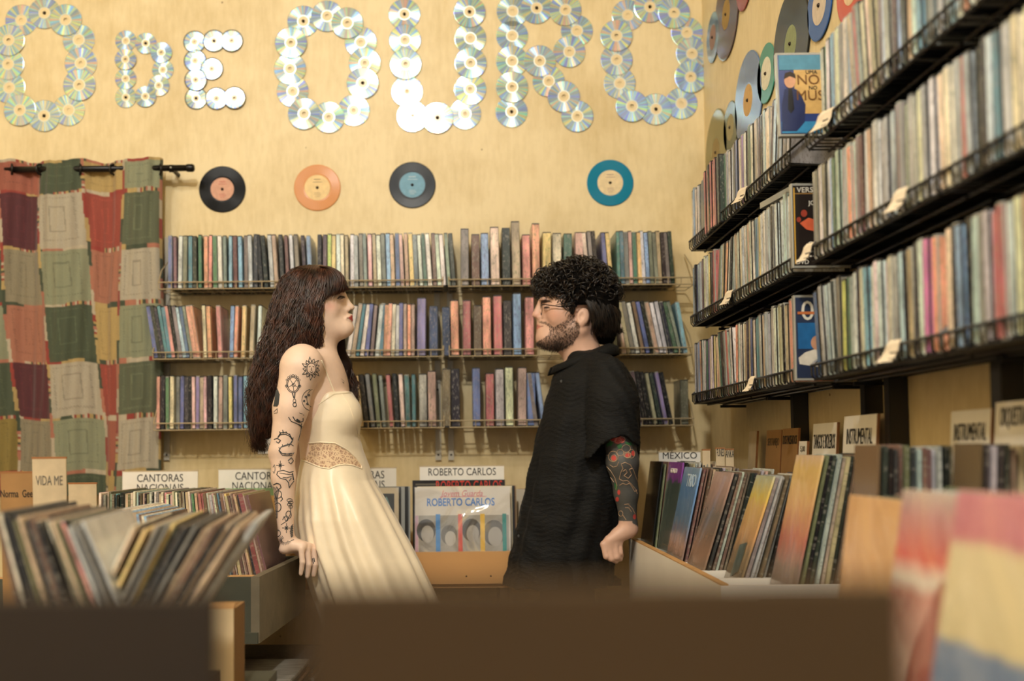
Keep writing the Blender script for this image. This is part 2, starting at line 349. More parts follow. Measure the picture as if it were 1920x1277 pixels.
# ------------------------------------------------------------------ cases
def print_material(name, coat=.25, rough=.32, scale=(40, 40, 12), amount=1.0):
    m = bpy.data.materials.new(name); m.use_nodes = True; t = m.node_tree; b = t.nodes['Principled BSDF']
    oi = nn(t, 'ShaderNodeObjectInfo'); tc = nn(t, 'ShaderNodeTexCoord'); mp = nn(t, 'ShaderNodeMapping')
    mp.inputs['Scale'].default_value = scale; t.links.new(tc.outputs['Object'], mp.inputs['Vector'])
    wv = nn(t, 'ShaderNodeMath', operation='MULTIPLY'); wv.inputs[1].default_value = 83; t.links.new(oi.outputs['Random'], wv.inputs[0])
    n1 = nn(t, 'ShaderNodeTexNoise', noise_dimensions='4D'); n1.inputs['Scale'].default_value = 1.3; n1.inputs['Detail'].default_value = 2
    n2 = nn(t, 'ShaderNodeTexNoise', noise_dimensions='4D'); n2.inputs['Scale'].default_value = 9; n2.inputs['Detail'].default_value = 1
    for n in (n1, n2): t.links.new(mp.outputs['Vector'], n.inputs['Vector']); t.links.new(wv.outputs[0], n.inputs['W'])
    hs = nn(t, 'ShaderNodeHueSaturation'); hs.inputs['Saturation'].default_value = .72; t.links.new(oi.outputs['Color'], hs.inputs['Color'])
    v = nn(t, 'ShaderNodeMapRange'); v.inputs['From Min'].default_value = .3; v.inputs['From Max'].default_value = .7; v.inputs['To Min'].default_value = 1 - .42 * amount; v.inputs['To Max'].default_value = 1 + .32 * amount
    t.links.new(n1.outputs['Fac'], v.inputs['Value']); t.links.new(v.outputs['Result'], hs.inputs['Value'])
    hr = nn(t, 'ShaderNodeMapRange'); hr.inputs['From Min'].default_value = .25; hr.inputs['From Max'].default_value = .75; hr.inputs['To Min'].default_value = .5 - .025 * amount; hr.inputs['To Max'].default_value = .5 + .025 * amount
    t.links.new(n2.outputs['Fac'], hr.inputs['Value']); t.links.new(hr.outputs['Result'], hs.inputs['Hue'])
    # lettering-like flecks: pale on dark, dark on pale
    g1 = nn(t, 'ShaderNodeMath', operation='GREATER_THAN'); g1.inputs[1].default_value = .60; t.links.new(n2.outputs['Fac'], g1.inputs[0])
    bw = nn(t, 'ShaderNodeRGBToBW'); t.links.new(oi.outputs['Color'], bw.inputs['Color'])
    lt = nn(t, 'ShaderNodeMath', operation='LESS_THAN'); lt.inputs[1].default_value = .22; t.links.new(bw.outputs[0], lt.inputs[0])
    mc = nn(t, 'ShaderNodeMix', data_type='RGBA'); mc.inputs['A'].default_value = (.05, .045, .05, 1); mc.inputs['B'].default_value = (.38, .35, .29, 1)
    t.links.new(lt.outputs[0], mc.inputs['Factor'])
    f = nn(t, 'ShaderNodeMath', operation='MULTIPLY'); f.inputs[1].default_value = .38 * amount; t.links.new(g1.outputs[0], f.inputs[0])
    mx = nn(t, 'ShaderNodeMix', data_type='RGBA'); t.links.new(f.outputs[0], mx.inputs['Factor']); t.links.new(hs.outputs['Color'], mx.inputs['A']); t.links.new(mc.outputs['Result'], mx.inputs['B'])
    t.links.new(mx.outputs['Result'], b.inputs['Base Color'])
    b.inputs['Roughness'].default_value = rough; b.inputs['Coat Weight'].default_value = coat; b.inputs['Coat Roughness'].default_value = .12
    return m
M_BRONZE_INK = mat('bronze_ink', (104, 64, 16), .5)
M_PRINT = print_material('printed_insert')
M_VPRINT = print_material('printed_video_sleeve', .25, .3, (34, 34, 9), 1.15)
M_CASE = mat('black_case_plastic', (30, 30, 32), .3, coat=.2)
M_CASEG = mat('clear_case_plastic', (150, 150, 142), .22, coat=.5)
DW, DD, DH = .0145, .135, .19
def insert_mesh(w, d, h, side=.9, m=None):
    b = MB(); e = .0006; x, y = w / 2, d / 2; z0, z1 = h * .02, h * .98
    b.box((-x + .0012, -y - e, z0), (x - .0012, -y + e, z1))
    for s in (-1, 1): b.box((min(s * (x + e), s * (x - e)), -y + .004, z0), (max(s * (x + e), s * (x - e)), -y + d * side, z1))
    return b.mesh('printed_insert', m or M_PRINT)
ME_DVD = rbox(DW, DD, DH, .0022).mesh('dvd_case', M_CASE)
ME_DVDG = rbox(DW, DD, DH, .0022).mesh('clear_dvd_case', M_CASEG)
ME_INS = insert_mesh(DW, DD, DH)
VW, VD, VH = .028, .11, .2
ME_VHS = rbox(VW, VD, VH, .002).mesh('video_box', M_CASE)
ME_VINS = insert_mesh(VW, VD, VH, .97, M_VPRINT)
def case(kind, loc, rot, rgb, label, cat, group, sx=1.0, sz=1.0):
    if kind == 'v': o = link('video_cassette_box', ME_VHS, None, loc, rot, (sx, 1, sz)); link('printed_sleeve', ME_VINS, o, color=rgb)
    else: o = link('wrapped_film_case' if 'right' in group else 'dvd_case', ME_DVDG if kind == 'g' else ME_DVD, None, loc, rot, (sx, 1, sz)); link('printed_insert', ME_INS, o, color=rgb)
    return tag(o, label, cat, group)
rnd = random.Random(11)
def jit(cn, a=14):
    c = CNAMES[cn]; return tuple(max(8, min(240, v + rnd.randint(-a, a))) for v in c)

# ------------------------------------------------------------------ back wall wire shelves
M_WIRE = mat('cream_wire', (176, 160, 128), .4, metal=.3)
M_BWIRE = mat('black_wire', (14, 14, 14), .35, coat=.2)
M_STD = mat('white_steel_strip', (196, 190, 174), .4)
M_HOLE = mat('strip_hole', (34, 28, 20), .6)
YF = WALL_Y - .155
LIPZ = [P(750, 526, YF).z, P(750, 657, YF).z, P(750, 790, YF).z]
ROWN = ['upper', 'middle', 'lower']
def back_shelf(px0, px1, row, label):
    x0, x1 = P(px0, 600, YF).x, P(px1, 600, YF).x; z = LIPZ[row]; zb = z - .024
    root = empty('wire_shelf', ((x0 + x1) / 2, WALL_Y - .01, zb)); o = Vector(root.location)
    b = MB().tube([Vector((x0, YF - .008, z)) - o, Vector((x1, YF - .008, z)) - o], .0027, 6); b.build('front_rail', M_WIRE, root)
    for yy, zz in ((YF - .006, zb), (YF + .06, zb), (WALL_Y - .02, zb)):
        MB().tube([Vector((x0, yy, zz)) - o, Vector((x1, yy, zz)) - o], .0024, 6).build('support_rail', M_WIRE, root)
    w = MB(); n = max(2, int((x1 - x0) / .044))
    for i in range(n + 1):
        x = x0 + (x1 - x0) * i / n
        w.tube([Vector(q) - o for q in ((x, YF - .008, z), (x, YF - .006, zb), (x, WALL_Y - .02, zb))], .0016, 5)
    tag(w.build('wires', M_WIRE, root), kind='stuff')
    for x in (x0, x1):
        MB().tube([Vector(q) - o for q in ((x, YF - .008, z), (x, YF + .03, z + .05), (x, WALL_Y - .02, z + .11))], .0026, 6).build('end_wire', M_WIRE, root)
    tag(root, label, 'shelf', 'cream wire shelves on the back wall')
for r in range(3):
    back_shelf((298, 288, 290)[r], 831, r, f'cream wire shelf, {ROWN[r]} of the three nearest the curtain')
    back_shelf(842, (1302, 1296, 1296)[r], r, f'cream wire shelf, {ROWN[r]} of the three behind the man')
for px, lab in ((313, 'beside the curtain'), (822, 'left of the central pair'), (846, 'right of the central pair')):
    a = P(px, 863, WALL_Y - .006); zt = P(px, 446, WALL_Y).z
    o = MB().box((-.0105, -.005, 0), (.0105, .005, zt - a.z)).build('shelf_standard', M_STD, None, (a.x, WALL_Y - .006, a.z))
    for k in range(3):
        zz = .02 + k * .24
        h = MB().lathe([(.0001, -.0058), (.004, -.0058), (.004, -.004)], 12, close=False).build('screw_hole', M_HOLE, o, (0, 0, zz))
    tag(o, f'white slotted steel strip holding shelves, {lab}', 'shelf strip', 'steel strips on the back wall')
counts = [0, 0, 0]
def put_back(row, px, kind, cn, lean=0.0, sz=1.0, sx=1.0):
    z = LIPZ[row] - .0215; x = P(px, 700, YF).x
    z = z + .0  + (abs(math.sin(R(lean))) * (DW if kind != 'v' else VW) / 2)
    y = YF + ((DD if kind != 'v' else VD) / 2) + rnd.uniform(0, .006)
    counts[row] += 1
    k = counts[row]
    what = 'video box' if kind == 'v' else 'slim case'
    case(kind, (x, y, z), (0, R(lean), 0), jit(cn), f'{what} with {cn} spine, {ordi(k)} from the left on the {ROWN[row]} back shelf', what, f'cases on the {ROWN[row]} back shelf', sx, sz)
W = {'b': 'blue', 'p': 'plum', 'w': 'white', 'g': 'grey', 'c': 'charcoal', 't': 'teal', 'o': 'orange', 's': 'salmon', 'n': 'green', 'a': 'sage', 'm': 'maroon',
     'y': 'sky blue', 'k': 'black', 'T': 'tan', 'r': 'brown', 'l': 'lime', 'Y': 'yellow', 'C': 'cream', 'P': 'pink', 'R': 'red', 'N': 'navy', 'v': 'violet', 'M': 'magenta', 'S': 'silver', 'i': 'ice blue', 'O': 'olive'}
def run_back(row, px0, px1, codes, lean0=0, lean1=0, gaps=()):
    n = len(codes)
    for i, ch in enumerate(codes):
        if ch == ' ': continue
        f = i / max(1, n - 1)
        put_back(row, px0 + (px1 - px0) * f + rnd.uniform(-.8, .8), rnd.choice('dddg'), W[ch], lean0 + (lean1 - lean0) * f + rnd.uniform(-.8, .8), rnd.uniform(.985, 1.02), rnd.choice((.85, 1, 1, 1.05)))
def run_vhs(row, items):
    for px, ch, sz in items: put_back(row, px, 'v', W[ch], rnd.uniform(-.8, .8), sz, rnd.uniform(.92, 1.08))
run_back(0, 318, 480, 'bpigtcnosnwaymygic', 0, -1)
run_back(0, 490, 560, 'kkiTcrwg', -4, -3)
run_back(0, 573, 600, 'cy k', -3, 0)
run_back(0, 609, 852, 'plYwCTwSgaPTwgyTbPTYawnwrwwac', 0, -3)
run_vhs(0, [(873, 'g', 1.03), (894, 'r', .93), (912, 'y', .95), (931, 'C', 1.06), (952, 'c', 1.04), (971, 'T', 1.16), (990, 's', .92), (1008, 'o', 1.12), (1028, 'Y', .96), (1048, 'C', .94), (1068, 'n', .93), (1090, 'P', .95)])
run_back(0, 1106, 1150, 'Cgk bY', -4, -4)
run_back(0, 1164, 1266, 'ttgPnYwyggTcgc', -1, -3)
run_back(1, 292, 372, 'bccttskgibaso', -9, -9)
run_back(1, 384, 412, 'Co s', -3, -3)
run_back(1, 434, 484, 'yo Y T w', 1, 2)
run_back(1, 560, 640, 'wcgPbigT', 3, 6)
run_back(1, 652, 706, 'wTtwbgi', 9, 5)
run_back(1, 714, 774, 'tosCwbToT', 3, 0)
run_vhs(1, [(790, 'v', 1.05), (813, 'N', .9), (838, 'N', .88), (854, 'o', 1.0), (876, 'R', 1.0), (896, 'r', .9), (914, 'o', 1.06), (935, 'R', 1.08), (953, 'c', .98), (971, 'y', 1.12), (994, 's', 1.05)])
run_back(1, 1140, 1172, 'TOC', -3, -3)
run_back(1, 1180, 1278, 'TgwrbkTwwcna', -9, -12)
run_back(1, 1288, 1296, 'y', -8, -8)
run_back(2, 296, 322, 'sknC', 0, 0)
run_back(2, 334, 392, 'gbckPvTPk', 0, 0)
run_back(2, 394, 470, 'kwTaYbbyw', 0, 0)
run_back(2, 668, 720, 'sTcgOa', -7, -5)
run_back(2, 734, 775, 'RkCtt', -4, 0)
run_vhs(2, [(793, 'S', .95), (810, 'T', 1.0), (836, 'O', 1.04), (854, 'k', 1.03), (893, 'b', 1.05), (918, 'R', .95), (937, 'S', 1.03), (955, 'C', 1.06), (978, 'T', 1.05), (996, 'b', .96)])
run_back(2, 1004, 1018, 'gy', -6, -6)
run_back(2, 1120, 1170, 'bwcR', -3, -5)
run_back(2, 1190, 1258, 'ypkkTcvk', -8, -10)
put_back(2, 1283, 'v', 'olive', 0, .8)

# ------------------------------------------------------------------ right wall black racks
XF = .757
LZ = [H + .675, H + .428, H + .176]
UNITS = [(3.22, 2.74), (2.73, 2.25), (2.13, 1.56), (1.55, .98)]
UN = ['farthest', 'second farthest', 'second nearest', 'nearest']
def right_rack(row, u):
    y1, y0 = UNITS[u]; z = LZ[row]; zb = z - .030
    root = empty('wire_rack', (WALL_X - .01, (y0 + y1) / 2, zb)); o = Vector(root.location)
    MB().tube([Vector((XF, y0, z)) - o, Vector((XF, y1, z)) - o], .0032, 6).build('front_rail', M_BWIRE, root)
    for xx, zz in ((XF + .008, zb), (XF + .05, zb - .004), (XF + .1, zb - .004), (WALL_X - .015, zb), (WALL_X - .015, z + .12)):
        MB().tube([Vector((xx, y0, zz)) - o, Vector((xx, y1, zz)) - o], .0032, 6).build('support_rail', M_BWIRE, root)
    w = MB(); n = int((y1 - y0) / .0215)
    for i in range(n + 1):
        y = y0 + (y1 - y0) * i / n
        w.tube([Vector(q) - o for q in ((XF, y, z), (XF + .001, y, zb + .008), (XF + .008, y, zb), (WALL_X - .015, y, zb))], .0020, 4)
    tag(w.build('wires', M_BWIRE, root), kind='stuff')
    for y in (y0, y1):
        MB().tube([Vector(q) - o for q in ((XF, y, z), (XF + .06, y, z + .05), (WALL_X - .015, y, z + .12))], .003, 6).build('end_wire', M_BWIRE, root)
        MB().box(Vector((XF + .09, y - .003, zb - .014)) - o, Vector((WALL_X, y + .003, zb - .005)) - o).build('bracket', M_BWIRE, root)
    tag(root, f'black wire rack on the right wall, {ROWN[row]} row, {UN[u]} from camera', 'rack', 'black wire racks on the right wall')
for r in range(3):
    for u in range(4): right_rack(r, u)
for px, wd_ in ((1500, .022), (1636, .024), (1682, .024), (1893, .034)):
    y = YatX(px, WALL_X - .02)
    o = MB().box((-.02, -wd_ / 2, 0), (.02, wd_ / 2, 1.02)).build('rack_upright', M_BWIRE, None, (WALL_X - .021, y, H - .16))
    MB().box((-.022, -wd_ * .2, .03), (-.0195, wd_ * .2, .045)).build('slot', M_HOLE, o)
    tag(o, f'black steel upright on the right wall, {["farthest", "second farthest", "second nearest", "nearest"][[1500, 1636, 1682, 1893].index(px)]} of the four', 'upright', 'black uprights on the right wall')
PAL = 'wwSSiiCCggSwwTgiCSwwwSagkSTSgwCbkSwyoTScYnSiwSwCgRtwcpkvw'
rcount = [0, 0, 0]
def put_right(row, y, cn, lean=0.0, sz=1.0, kind='g', out=0.0, sx=1.18):
    rcount[row] += 1; k = rcount[row]
    case(kind, (XF + .010 + DD / 2 - out, y, LZ[row] - .028), (R(lean), 0, R(-90)), jit(cn), f'plastic wrapped case with {cn} spine, {ordi(k)} from the corner in the {ROWN[row]} right rack', 'slim case', f'cases in the {ROWN[row]} right rack', sx, sz)
SPECIAL = {0: {3: 'sky blue', 12: 'red', 13: 'red', 14: 'salmon', 15: 'black', 16: 'red', 17: 'salmon', 18: 'red', 19: 'black', 20: 'charcoal'},
           1: {20: 'black', 21: 'orange', 36: 'yellow', 42: 'navy', 60: 'maroon'},
           2: {9: 'green', 14: 'yellow', 16: 'orange', 18: 'green', 24: 'orange', 54: 'lime', 55: 'green', 60: 'sky blue', 72: 'magenta', 73: 'orange', 76: 'sky blue', 81: 'red'}}
for r in range(3):
    for u, (y1, y0) in enumerate(UNITS):
        y = y1 - .012
        if u == 2: y -= (.075, .035, .02)[r]
        if u == 3: y0 = 1.04
        lean = 0
        while y > y0 + .01:
            k = rcount[r] + 1
            cn = SPECIAL[r].get(k) or W[rnd.choice(PAL)]
            if rnd.random() < .08: lean = rnd.choice((-3, 0, 0, 2))
            special_red = r == 0 and 12 <= k <= 20
            put_right(r, y, cn, lean + rnd.uniform(-.6, .6), rnd.uniform(.975, 1.03) * (1.03 if special_red else 1), 'd' if rnd.random() < .6 or special_red else 'g', rnd.uniform(0, .007) + (.012 if special_red else 0))
            y -= .0196 + (.008 if rnd.random() < .05 else 0)

# cases that face the camera at the end of a rack
def facing(row, y, x0, rgb, label, out=0, lean=0, sz=1.0, rz=0, dz=0.0):
    o = rbox(.135, .0145, DH, .0018).build('dvd_case', M_CASEG, None, (x0 + .0675, y, LZ[row] - .026 + dz), (R(lean), 0, R(rz)), scale=(1, 1, sz))
    m = mat('cover_' + '_'.join(map(str, rgb)), rgb, .3, noise=.18, nscale=25, coat=.4)
    c_ = MB().box((-.064, -.0081, .005), (.064, -.0071, .185)).build('cover_print', m, o)
    return tag(o, label, 'slim case', 'cases facing the camera on the right racks'), c_
def patch(parent, x0, z0, x1, z1, rgb, y=-.0086, name='cover_patch'):
    MB().box((x0, y, z0), (x1, y + .0006, z1)).build(name, mat('patch_' + '_'.join(map(str, rgb)), rgb, .35, noise=.15, nscale=50), parent)
def blob(parent, pts, rgb, y=-.009, name='cover_figure'):
    n = len(pts); MB().add([(p[0], yy, p[1]) for yy in (y, y + .0006) for p in pts], [tuple(range(n)), tuple(range(2 * n - 1, n - 1, -1))] + [(i, i + n, (i + 1) % n + n, (i + 1) % n) for i in range(n)]).build(name, mat('patch_' + '_'.join(map(str, rgb)), rgb, .35, noise=.15, nscale=50), parent)
def put_text(parent, s, size, m, x, z, y=-.0090, sx=1.0, name='lettering', rotz=0):
    return link(name, text_mesh(s, size, m), parent, (x, y, z), (R(90), 0, R(rotz)), (sx, 1, 1))
def oval(cx_, cz_, rx, rz, n=16): return [(cx_ + rx * math.cos(2 * math.pi * i / n), cz_ + rz * math.sin(2 * math.pi * i / n)) for i in range(n)]
o, c_ = facing(2, 2.215, XF - .008, (42, 52, 76), 'dark blue film case with large white zeros, facing out of the lower rack', out=.01)
patch(o, -.060, .07, .060, .128, (36, 96, 150)); patch(o, -.060, .147, .060, .153, (190, 110, 60), y=-.0094)
put_text(o, '00', .062, M_WHITE_INK, -.022, .153, y=-.0088, sx=1.0)
blob(o, [(-.06, .05), (-.045, .062), (-.02, .07), (.005, .062), (.03, .045), (.02, .025), (-.02, .03), (-.058, .036)], (206, 200, 186))
blob(o, oval(-.018, .083, .014, .016), (188, 140, 110), y=-.0093)
o, c_ = facing(1, 2.215, XF - .008, (30, 24, 22), 'black film case with orange bloom, facing out of the middle rack', out=.01)
MB().box((-.0625, -.0088, .008), (-.060, -.0082, .18)).build('cover_border', M_GOLD_INK, o)
patch(o, -.060, .166, .06, .1675, (170, 130, 70)); put_text(o, 'VERSÃO', .017, M_WHITE_INK, -.024, .1745); put_text(o, 'JOGA', .014, M_WHITE_INK, -.012, .145)
blob(o, [(-.05, .1), (-.03, .112), (-.012, .106), (0, .118), (.02, .104), (.012, .088), (-.012, .08), (-.036, .086)], (196, 92, 60))
blob(o, oval(-.04, .122, .007, .008), (150, 60, 44)); blob(o, oval(-.052, .108, .005, .006), (150, 60, 44))
put_text(o, 'O  I', .016, M_WHITE_INK, -.02, .052); put_text(o, 'ESP', .034, M_WHITE_INK, -.012, .034); put_text(o, 'DVD', .014, M_WHITE_INK, -.046, .012)
o, c_ = facing(0, 2.15, XF - .052, (38, 60, 120), 'blue and parchment film case tilted out of the upper rack', out=.02, lean=-4, dz=.030)
patch(o, -.03, .05, .062, .150, (196, 160, 98)); patch(o, -.062, .150, .062, .184, (70, 130, 158), y=-.0089); patch(o, -.062, .006, .062, .032, (52, 132, 178), y=-.0089)
blob(o, [(-.062, .01), (-.06, .07), (-.052, .105), (-.038, .112), (-.02, .1), (-.008, .07), (-.012, .03), (-.03, .01)], (30, 42, 84), y=-.0094)
blob(o, oval(-.04, .124, .0125, .016), (196, 148, 118), y=-.0098); blob(o, [(-.053, .128), (-.05, .142), (-.038, .146), (-.028, .140), (-.027, .13), (-.04, .135)], (40, 28, 24), y=-.0102)
blob(o, [(-.044, .108), (-.036, .108), (-.033, .06), (-.041, .05), (-.047, .06)], (20, 22, 30), y=-.0099)
put_text(o, 'UMA', .012, M_INK, .008, .144, y=-.0094); put_text(o, 'NOITE', .032, M_BRONZE_INK, .022, .126, y=-.0094); put_text(o, 'NO', .012, M_INK, .01, .108, y=-.0094); put_text(o, 'MUSEU', .032, M_BRONZE_INK, .022, .090, y=-.0094)
o, c_ = facing(1, 2.15, XF + .022, (150, 120, 90), 'grey film case with DE lettering beside the black case', out=0, sz=1.05)
patch(o, -.062, .12, .062, .184, (86, 80, 74)); put_text(o, 'DE', .03, M_WHITE_INK, -.042, .160); put_text(o, 'CO', .018, M_WHITE_INK, -.046, .178)
blob(o, oval(-.04, .08, .018, .03), (200, 160, 130))
# loose cases lying across the rows
for row, y, lab in ((1, 2.42, 'smoke grey case lying flat on the middle rack beside the black film case'), (0, 2.84, 'dark case standing behind the red cases on the upper rack')):
    if row == 1: o = rbox(.135, .19, .0145, .002).build('dvd_case', M_CASEG, None, (XF + .08, y - .04, LZ[row] + .1695), (0, 0, R(8)))
    else: o = rbox(.06, .0145, DH, .002).build('dvd_case', M_CASE, None, (XF + .13, y, LZ[row] + .012))
    MB().box((-.05, -.008, .006), (.05, -.007, .012)).build('spine_print', M_FADED_INK, o) if row == 1 else MB().box((-.024, -.0082, .12), (.024, -.0072, .17)).build('spine_print', M_FADED_INK, o)
    tag(o, lab, 'slim case')
# paper shelf tags clipped to the rack lips
M_TAG = mat('paper_tag', (222, 206, 178), .75, noise=.08, nscale=80)
for px, row, wd_, lab in ((1418, 2, .03, 'lower rack under the leaning case'), (1690, 2, .042, 'lower rack near the white uprights gap'), (1378, 1, .042, 'middle rack, nearer the corner'), (1532, 1, .036, 'middle rack below the black film case'), (1712, 1, .04, 'middle rack, nearest the camera'), (1408, 0, .05, 'upper rack below the red cases'), (1572, 0, .06, 'upper rack right of the tilted film case')):
    y = YatX(px, XF)
    b = MB(); x0 = -.006; h = .05
    prof = [(.0, .010), (-.004, .003), (-.005, -.010), (-.009, -.020), (-.015, -.028)]
    vs, fs = [], []
    for i, (dx, dz) in enumerate(prof):
        k = .62 + .25 * i / 4
        for e in (0, .0012):
            for s in (-1, 1): vs.append((dx - e, s * wd_ / 2 * k + .004 * i, dz))
    for i in range(4):
        a = i * 4
        fs += [(a, a + 4, a + 5, a + 1), (a + 2, a + 3, a + 7, a + 6), (a, a + 2, a + 6, a + 4), (a + 1, a + 5, a + 7, a + 3)]
    fs += [(0, 1, 3, 2), (16, 18, 19, 17)]
    o = b.add(vs, fs).build('shelf_tag', M_TAG, None, (XF - .004, y, LZ[row] - .002), (0, 0, R(20)))
    for q in range(2):
        MB().box((-.0085 - .0045 * q, -.008, -.014 - .011 * q), (-.0075 - .004 * q, .008, -.011 - .011 * q)).build('writing', M_FADED_INK, o)
    tag(o, f'folded paper tag hanging from the {lab}', 'tag', 'paper tags on the racks')
# ------------------------------------------------------------------ curtain
CY_ = WALL_Y - .085
def curtain():
    X0, X1 = P(-14, 600, CY_).x, P(304, 600, CY_).x
    ztop, zbot = P(150, 301, CY_).z, P(150, 930, CY_).z
    nx, nz = 190, 300
    cross = [-60, 22, 76, 150, 213, 300, 330]
    def yo(px, t):
        for i in range(len(cross) - 1):
            if cross[i] <= px < cross[i + 1]:
                f = (px - cross[i]) / (cross[i + 1] - cross[i]); s = 1 if i % 2 == 0 else -1
                return s * math.sin(math.pi * f) * (.026 - .004 * t)
        return 0
    cb = lambda pts, t: np.interp(t, [0, .12, .29, .46, .63, .80, 1], pts)
    rows_py = [300, 360, 468, 574, 683, 789, 893, 940]
    RG = {'rust': (168, 98, 78), 'dgreen': (78, 88, 66), 'ybeige': (192, 164, 104), 'sage': (150, 154, 124), 'plum': (92, 42, 48), 'light': (190, 180, 158), 'red': (160, 74, 60),
          'ggrn': (98, 104, 80), 'gbeige': (152, 142, 116), 'salmon': (178, 118, 94), 'olive': (150, 130, 66)}
    T = [['salmon', 'rust', 'dgreen', 'ybeige', 'sage'], ['rust', 'plum', 'light', 'red', 'ggrn'], ['dgreen', 'gbeige', 'sage', 'salmon', 'light'],
         ['sage', 'salmon', 'dgreen', 'ybeige', 'sage'], ['dgreen', 'plum', 'light', 'red', 'ggrn'], ['olive', 'gbeige', 'sage', 'rust', 'light'], ['red', 'plum', 'dgreen', 'ybeige', 'sage']]
    STR = [(200, 186, 160), (160, 64, 54), (196, 168, 108), (70, 80, 60), (186, 120, 96)]
    V = np.zeros(((nx + 1) * (nz + 1), 3)); C = np.zeros(((nx + 1) * (nz + 1), 4)); C[:, 3] = 1
    for j in range(nz + 1):
        t = j / nz; py = 301 + (940 - 301) * t
        B = [cb([-8, -6, 4, 10, 19, 29, 34], t), cb([62, 66, 72, 81, 92, 104, 110], t), cb([150, 153, 160, 170, 182, 192, 196], t), cb([228, 227, 226, 223, 220, 217, 216], t), 299, 400]
        for i in range(nx + 1):
            px = -14 + 318 * i / nx; k = j * (nx + 1) + i
            sag = .004 * math.sin(px * .09) * (1 - t) + .006 * math.sin(px * .05)
            V[k] = (X0 + (X1 - X0) * i / nx + .004 * math.sin(9 * t + i * .05), CY_ - yo(px + 4 * t * math.sin(px * .03), t) + .003 * math.sin(px * .31 + 5 * t) + .002 * math.sin(px * .2 - 13 * t), ztop + (zbot - ztop) * t + sag)
            ci = sum(1 for b in B[:-1] if px >= b); ri = max(0, sum(1 for r_ in rows_py if py >= r_ + 3 * math.sin(px * .02)) - 1); ri = min(ri, 6)
            if ci == 5: col = STR[(int(py / 38)) % 5]
            else:
                l = B[ci - 1] if ci > 0 else B[0] - 80; r_ = B[ci]; u = (px - l) / (r_ - l); v = (py - rows_py[ri]) / (rows_py[ri + 1] - rows_py[ri])
                col = RG[T[ri][ci]]
                du = min(u, 1 - u) * (r_ - l); dv = min(v, 1 - v) * (rows_py[ri + 1] - rows_py[ri])
                if u * (r_ - l) < 5.5: col = STR[(int(py / 5) if (ri + ci) % 3 == 0 and 30 < (py - rows_py[ri]) < 70 else int(py / 46 + ci)) % 5]
                elif v * (rows_py[ri + 1] - rows_py[ri]) < 7: col = STR[(int(px / 4) if (ci + ri) % 2 and u > .45 else int(px / 40 + ri)) % 5]
                else:
                    d = min(du, dv)
                    for q, inset in enumerate((14, 30)):
                        if abs(d - inset) < 1.2 and (int((px + py) / 2.4) % 2 == 0 or q == 1 and ci % 2 == 0):
                            col = tuple(c * (.84 if sum(col) > 330 else 1.2) for c in col)
            C[k, :3] = lin(tuple(min(255, c * .86) for c in col))
    F = [(j * (nx + 1) + i, (j + 1) * (nx + 1) + i, (j + 1) * (nx + 1) + i + 1, j * (nx + 1) + i + 1) for j in range(nz) for i in range(nx)]
    root = empty('patchwork_curtain', ((X0 + X1) / 2, CY_, zbot)); off = np.array(root.location)
    me = bpy.data.meshes.new('curtain_cloth'); me.from_pydata((V - off).tolist(), [], F)
    ca = me.color_attributes.new('Col', 'FLOAT_COLOR', 'POINT'); ca.data.foreach_set('color', C.ravel())
    me.polygons.foreach_set('use_smooth', [True] * len(F))
    me.materials.append(mat('curtain_weave', attr='Col', rough=.85, noise=.10, nscale=320, bump=.25, bscale=260, sheen=.2))
    o = link('curtain_cloth', me, root); sm = o.modifiers.new('thickness', 'SOLIDIFY'); sm.thickness = .002
    M_IRON = mat('black_rod_metal', (26, 24, 22), .35, metal=.4)
    for px in (22, 76, 150, 213, 300):
        p = P(px, 318, CY_)
        ring = MB(); a = .0185
        for q in range(1): ring.tube([(0, a * math.cos(w), a * math.sin(w)) for w in [2 * math.pi * i / 28 for i in range(29)]], .0042, 8, cap=False)
        ring.build('grommet', M_IRON, root, p - root.location, (0, 0, R(-28 if px in (76, 213) else 28)), smooth=True)
    tag(root, 'patchwork curtain of rust, plum, sage and beige squares', 'curtain')
    rod = empty('curtain_rod', P(150, 318, CY_)); rl = rod.location
    a, b = P(-60, 319, CY_), P(352, 315, CY_)
    MB().tube([a - rl, b - rl], .0115, 14).build('pole', M_IRON, rod, smooth=True)
    d = (b - a).normalized()
    MB().tube([b - rl - d * .004, b - rl, b - rl + d * .018, b - rl + d * .024], [.0135, .0145, .0145, .010], 14).build('end_cap', M_IRON, rod, smooth=True)
    q = P(322, 316, CY_)
    MB().tube([q - rl, q - rl + Vector((0, .085, 0))], .008, 10).build('bracket', M_IRON, rod)
    MB().tube([q - rl - d * .008, q - rl + d * .008], .0138, 14).build('collar', M_IRON, rod, smooth=True)
    MB().lathe([(.0001, -.003), (.0028, -.002), (.0032, .0)], 10, close=False).build('set_screw', M_RING, rod, q - rl + Vector((0, -.0135, 0)))
    tag(rod, 'black metal curtain rod above the patchwork curtain', 'curtain rod')
curtain()

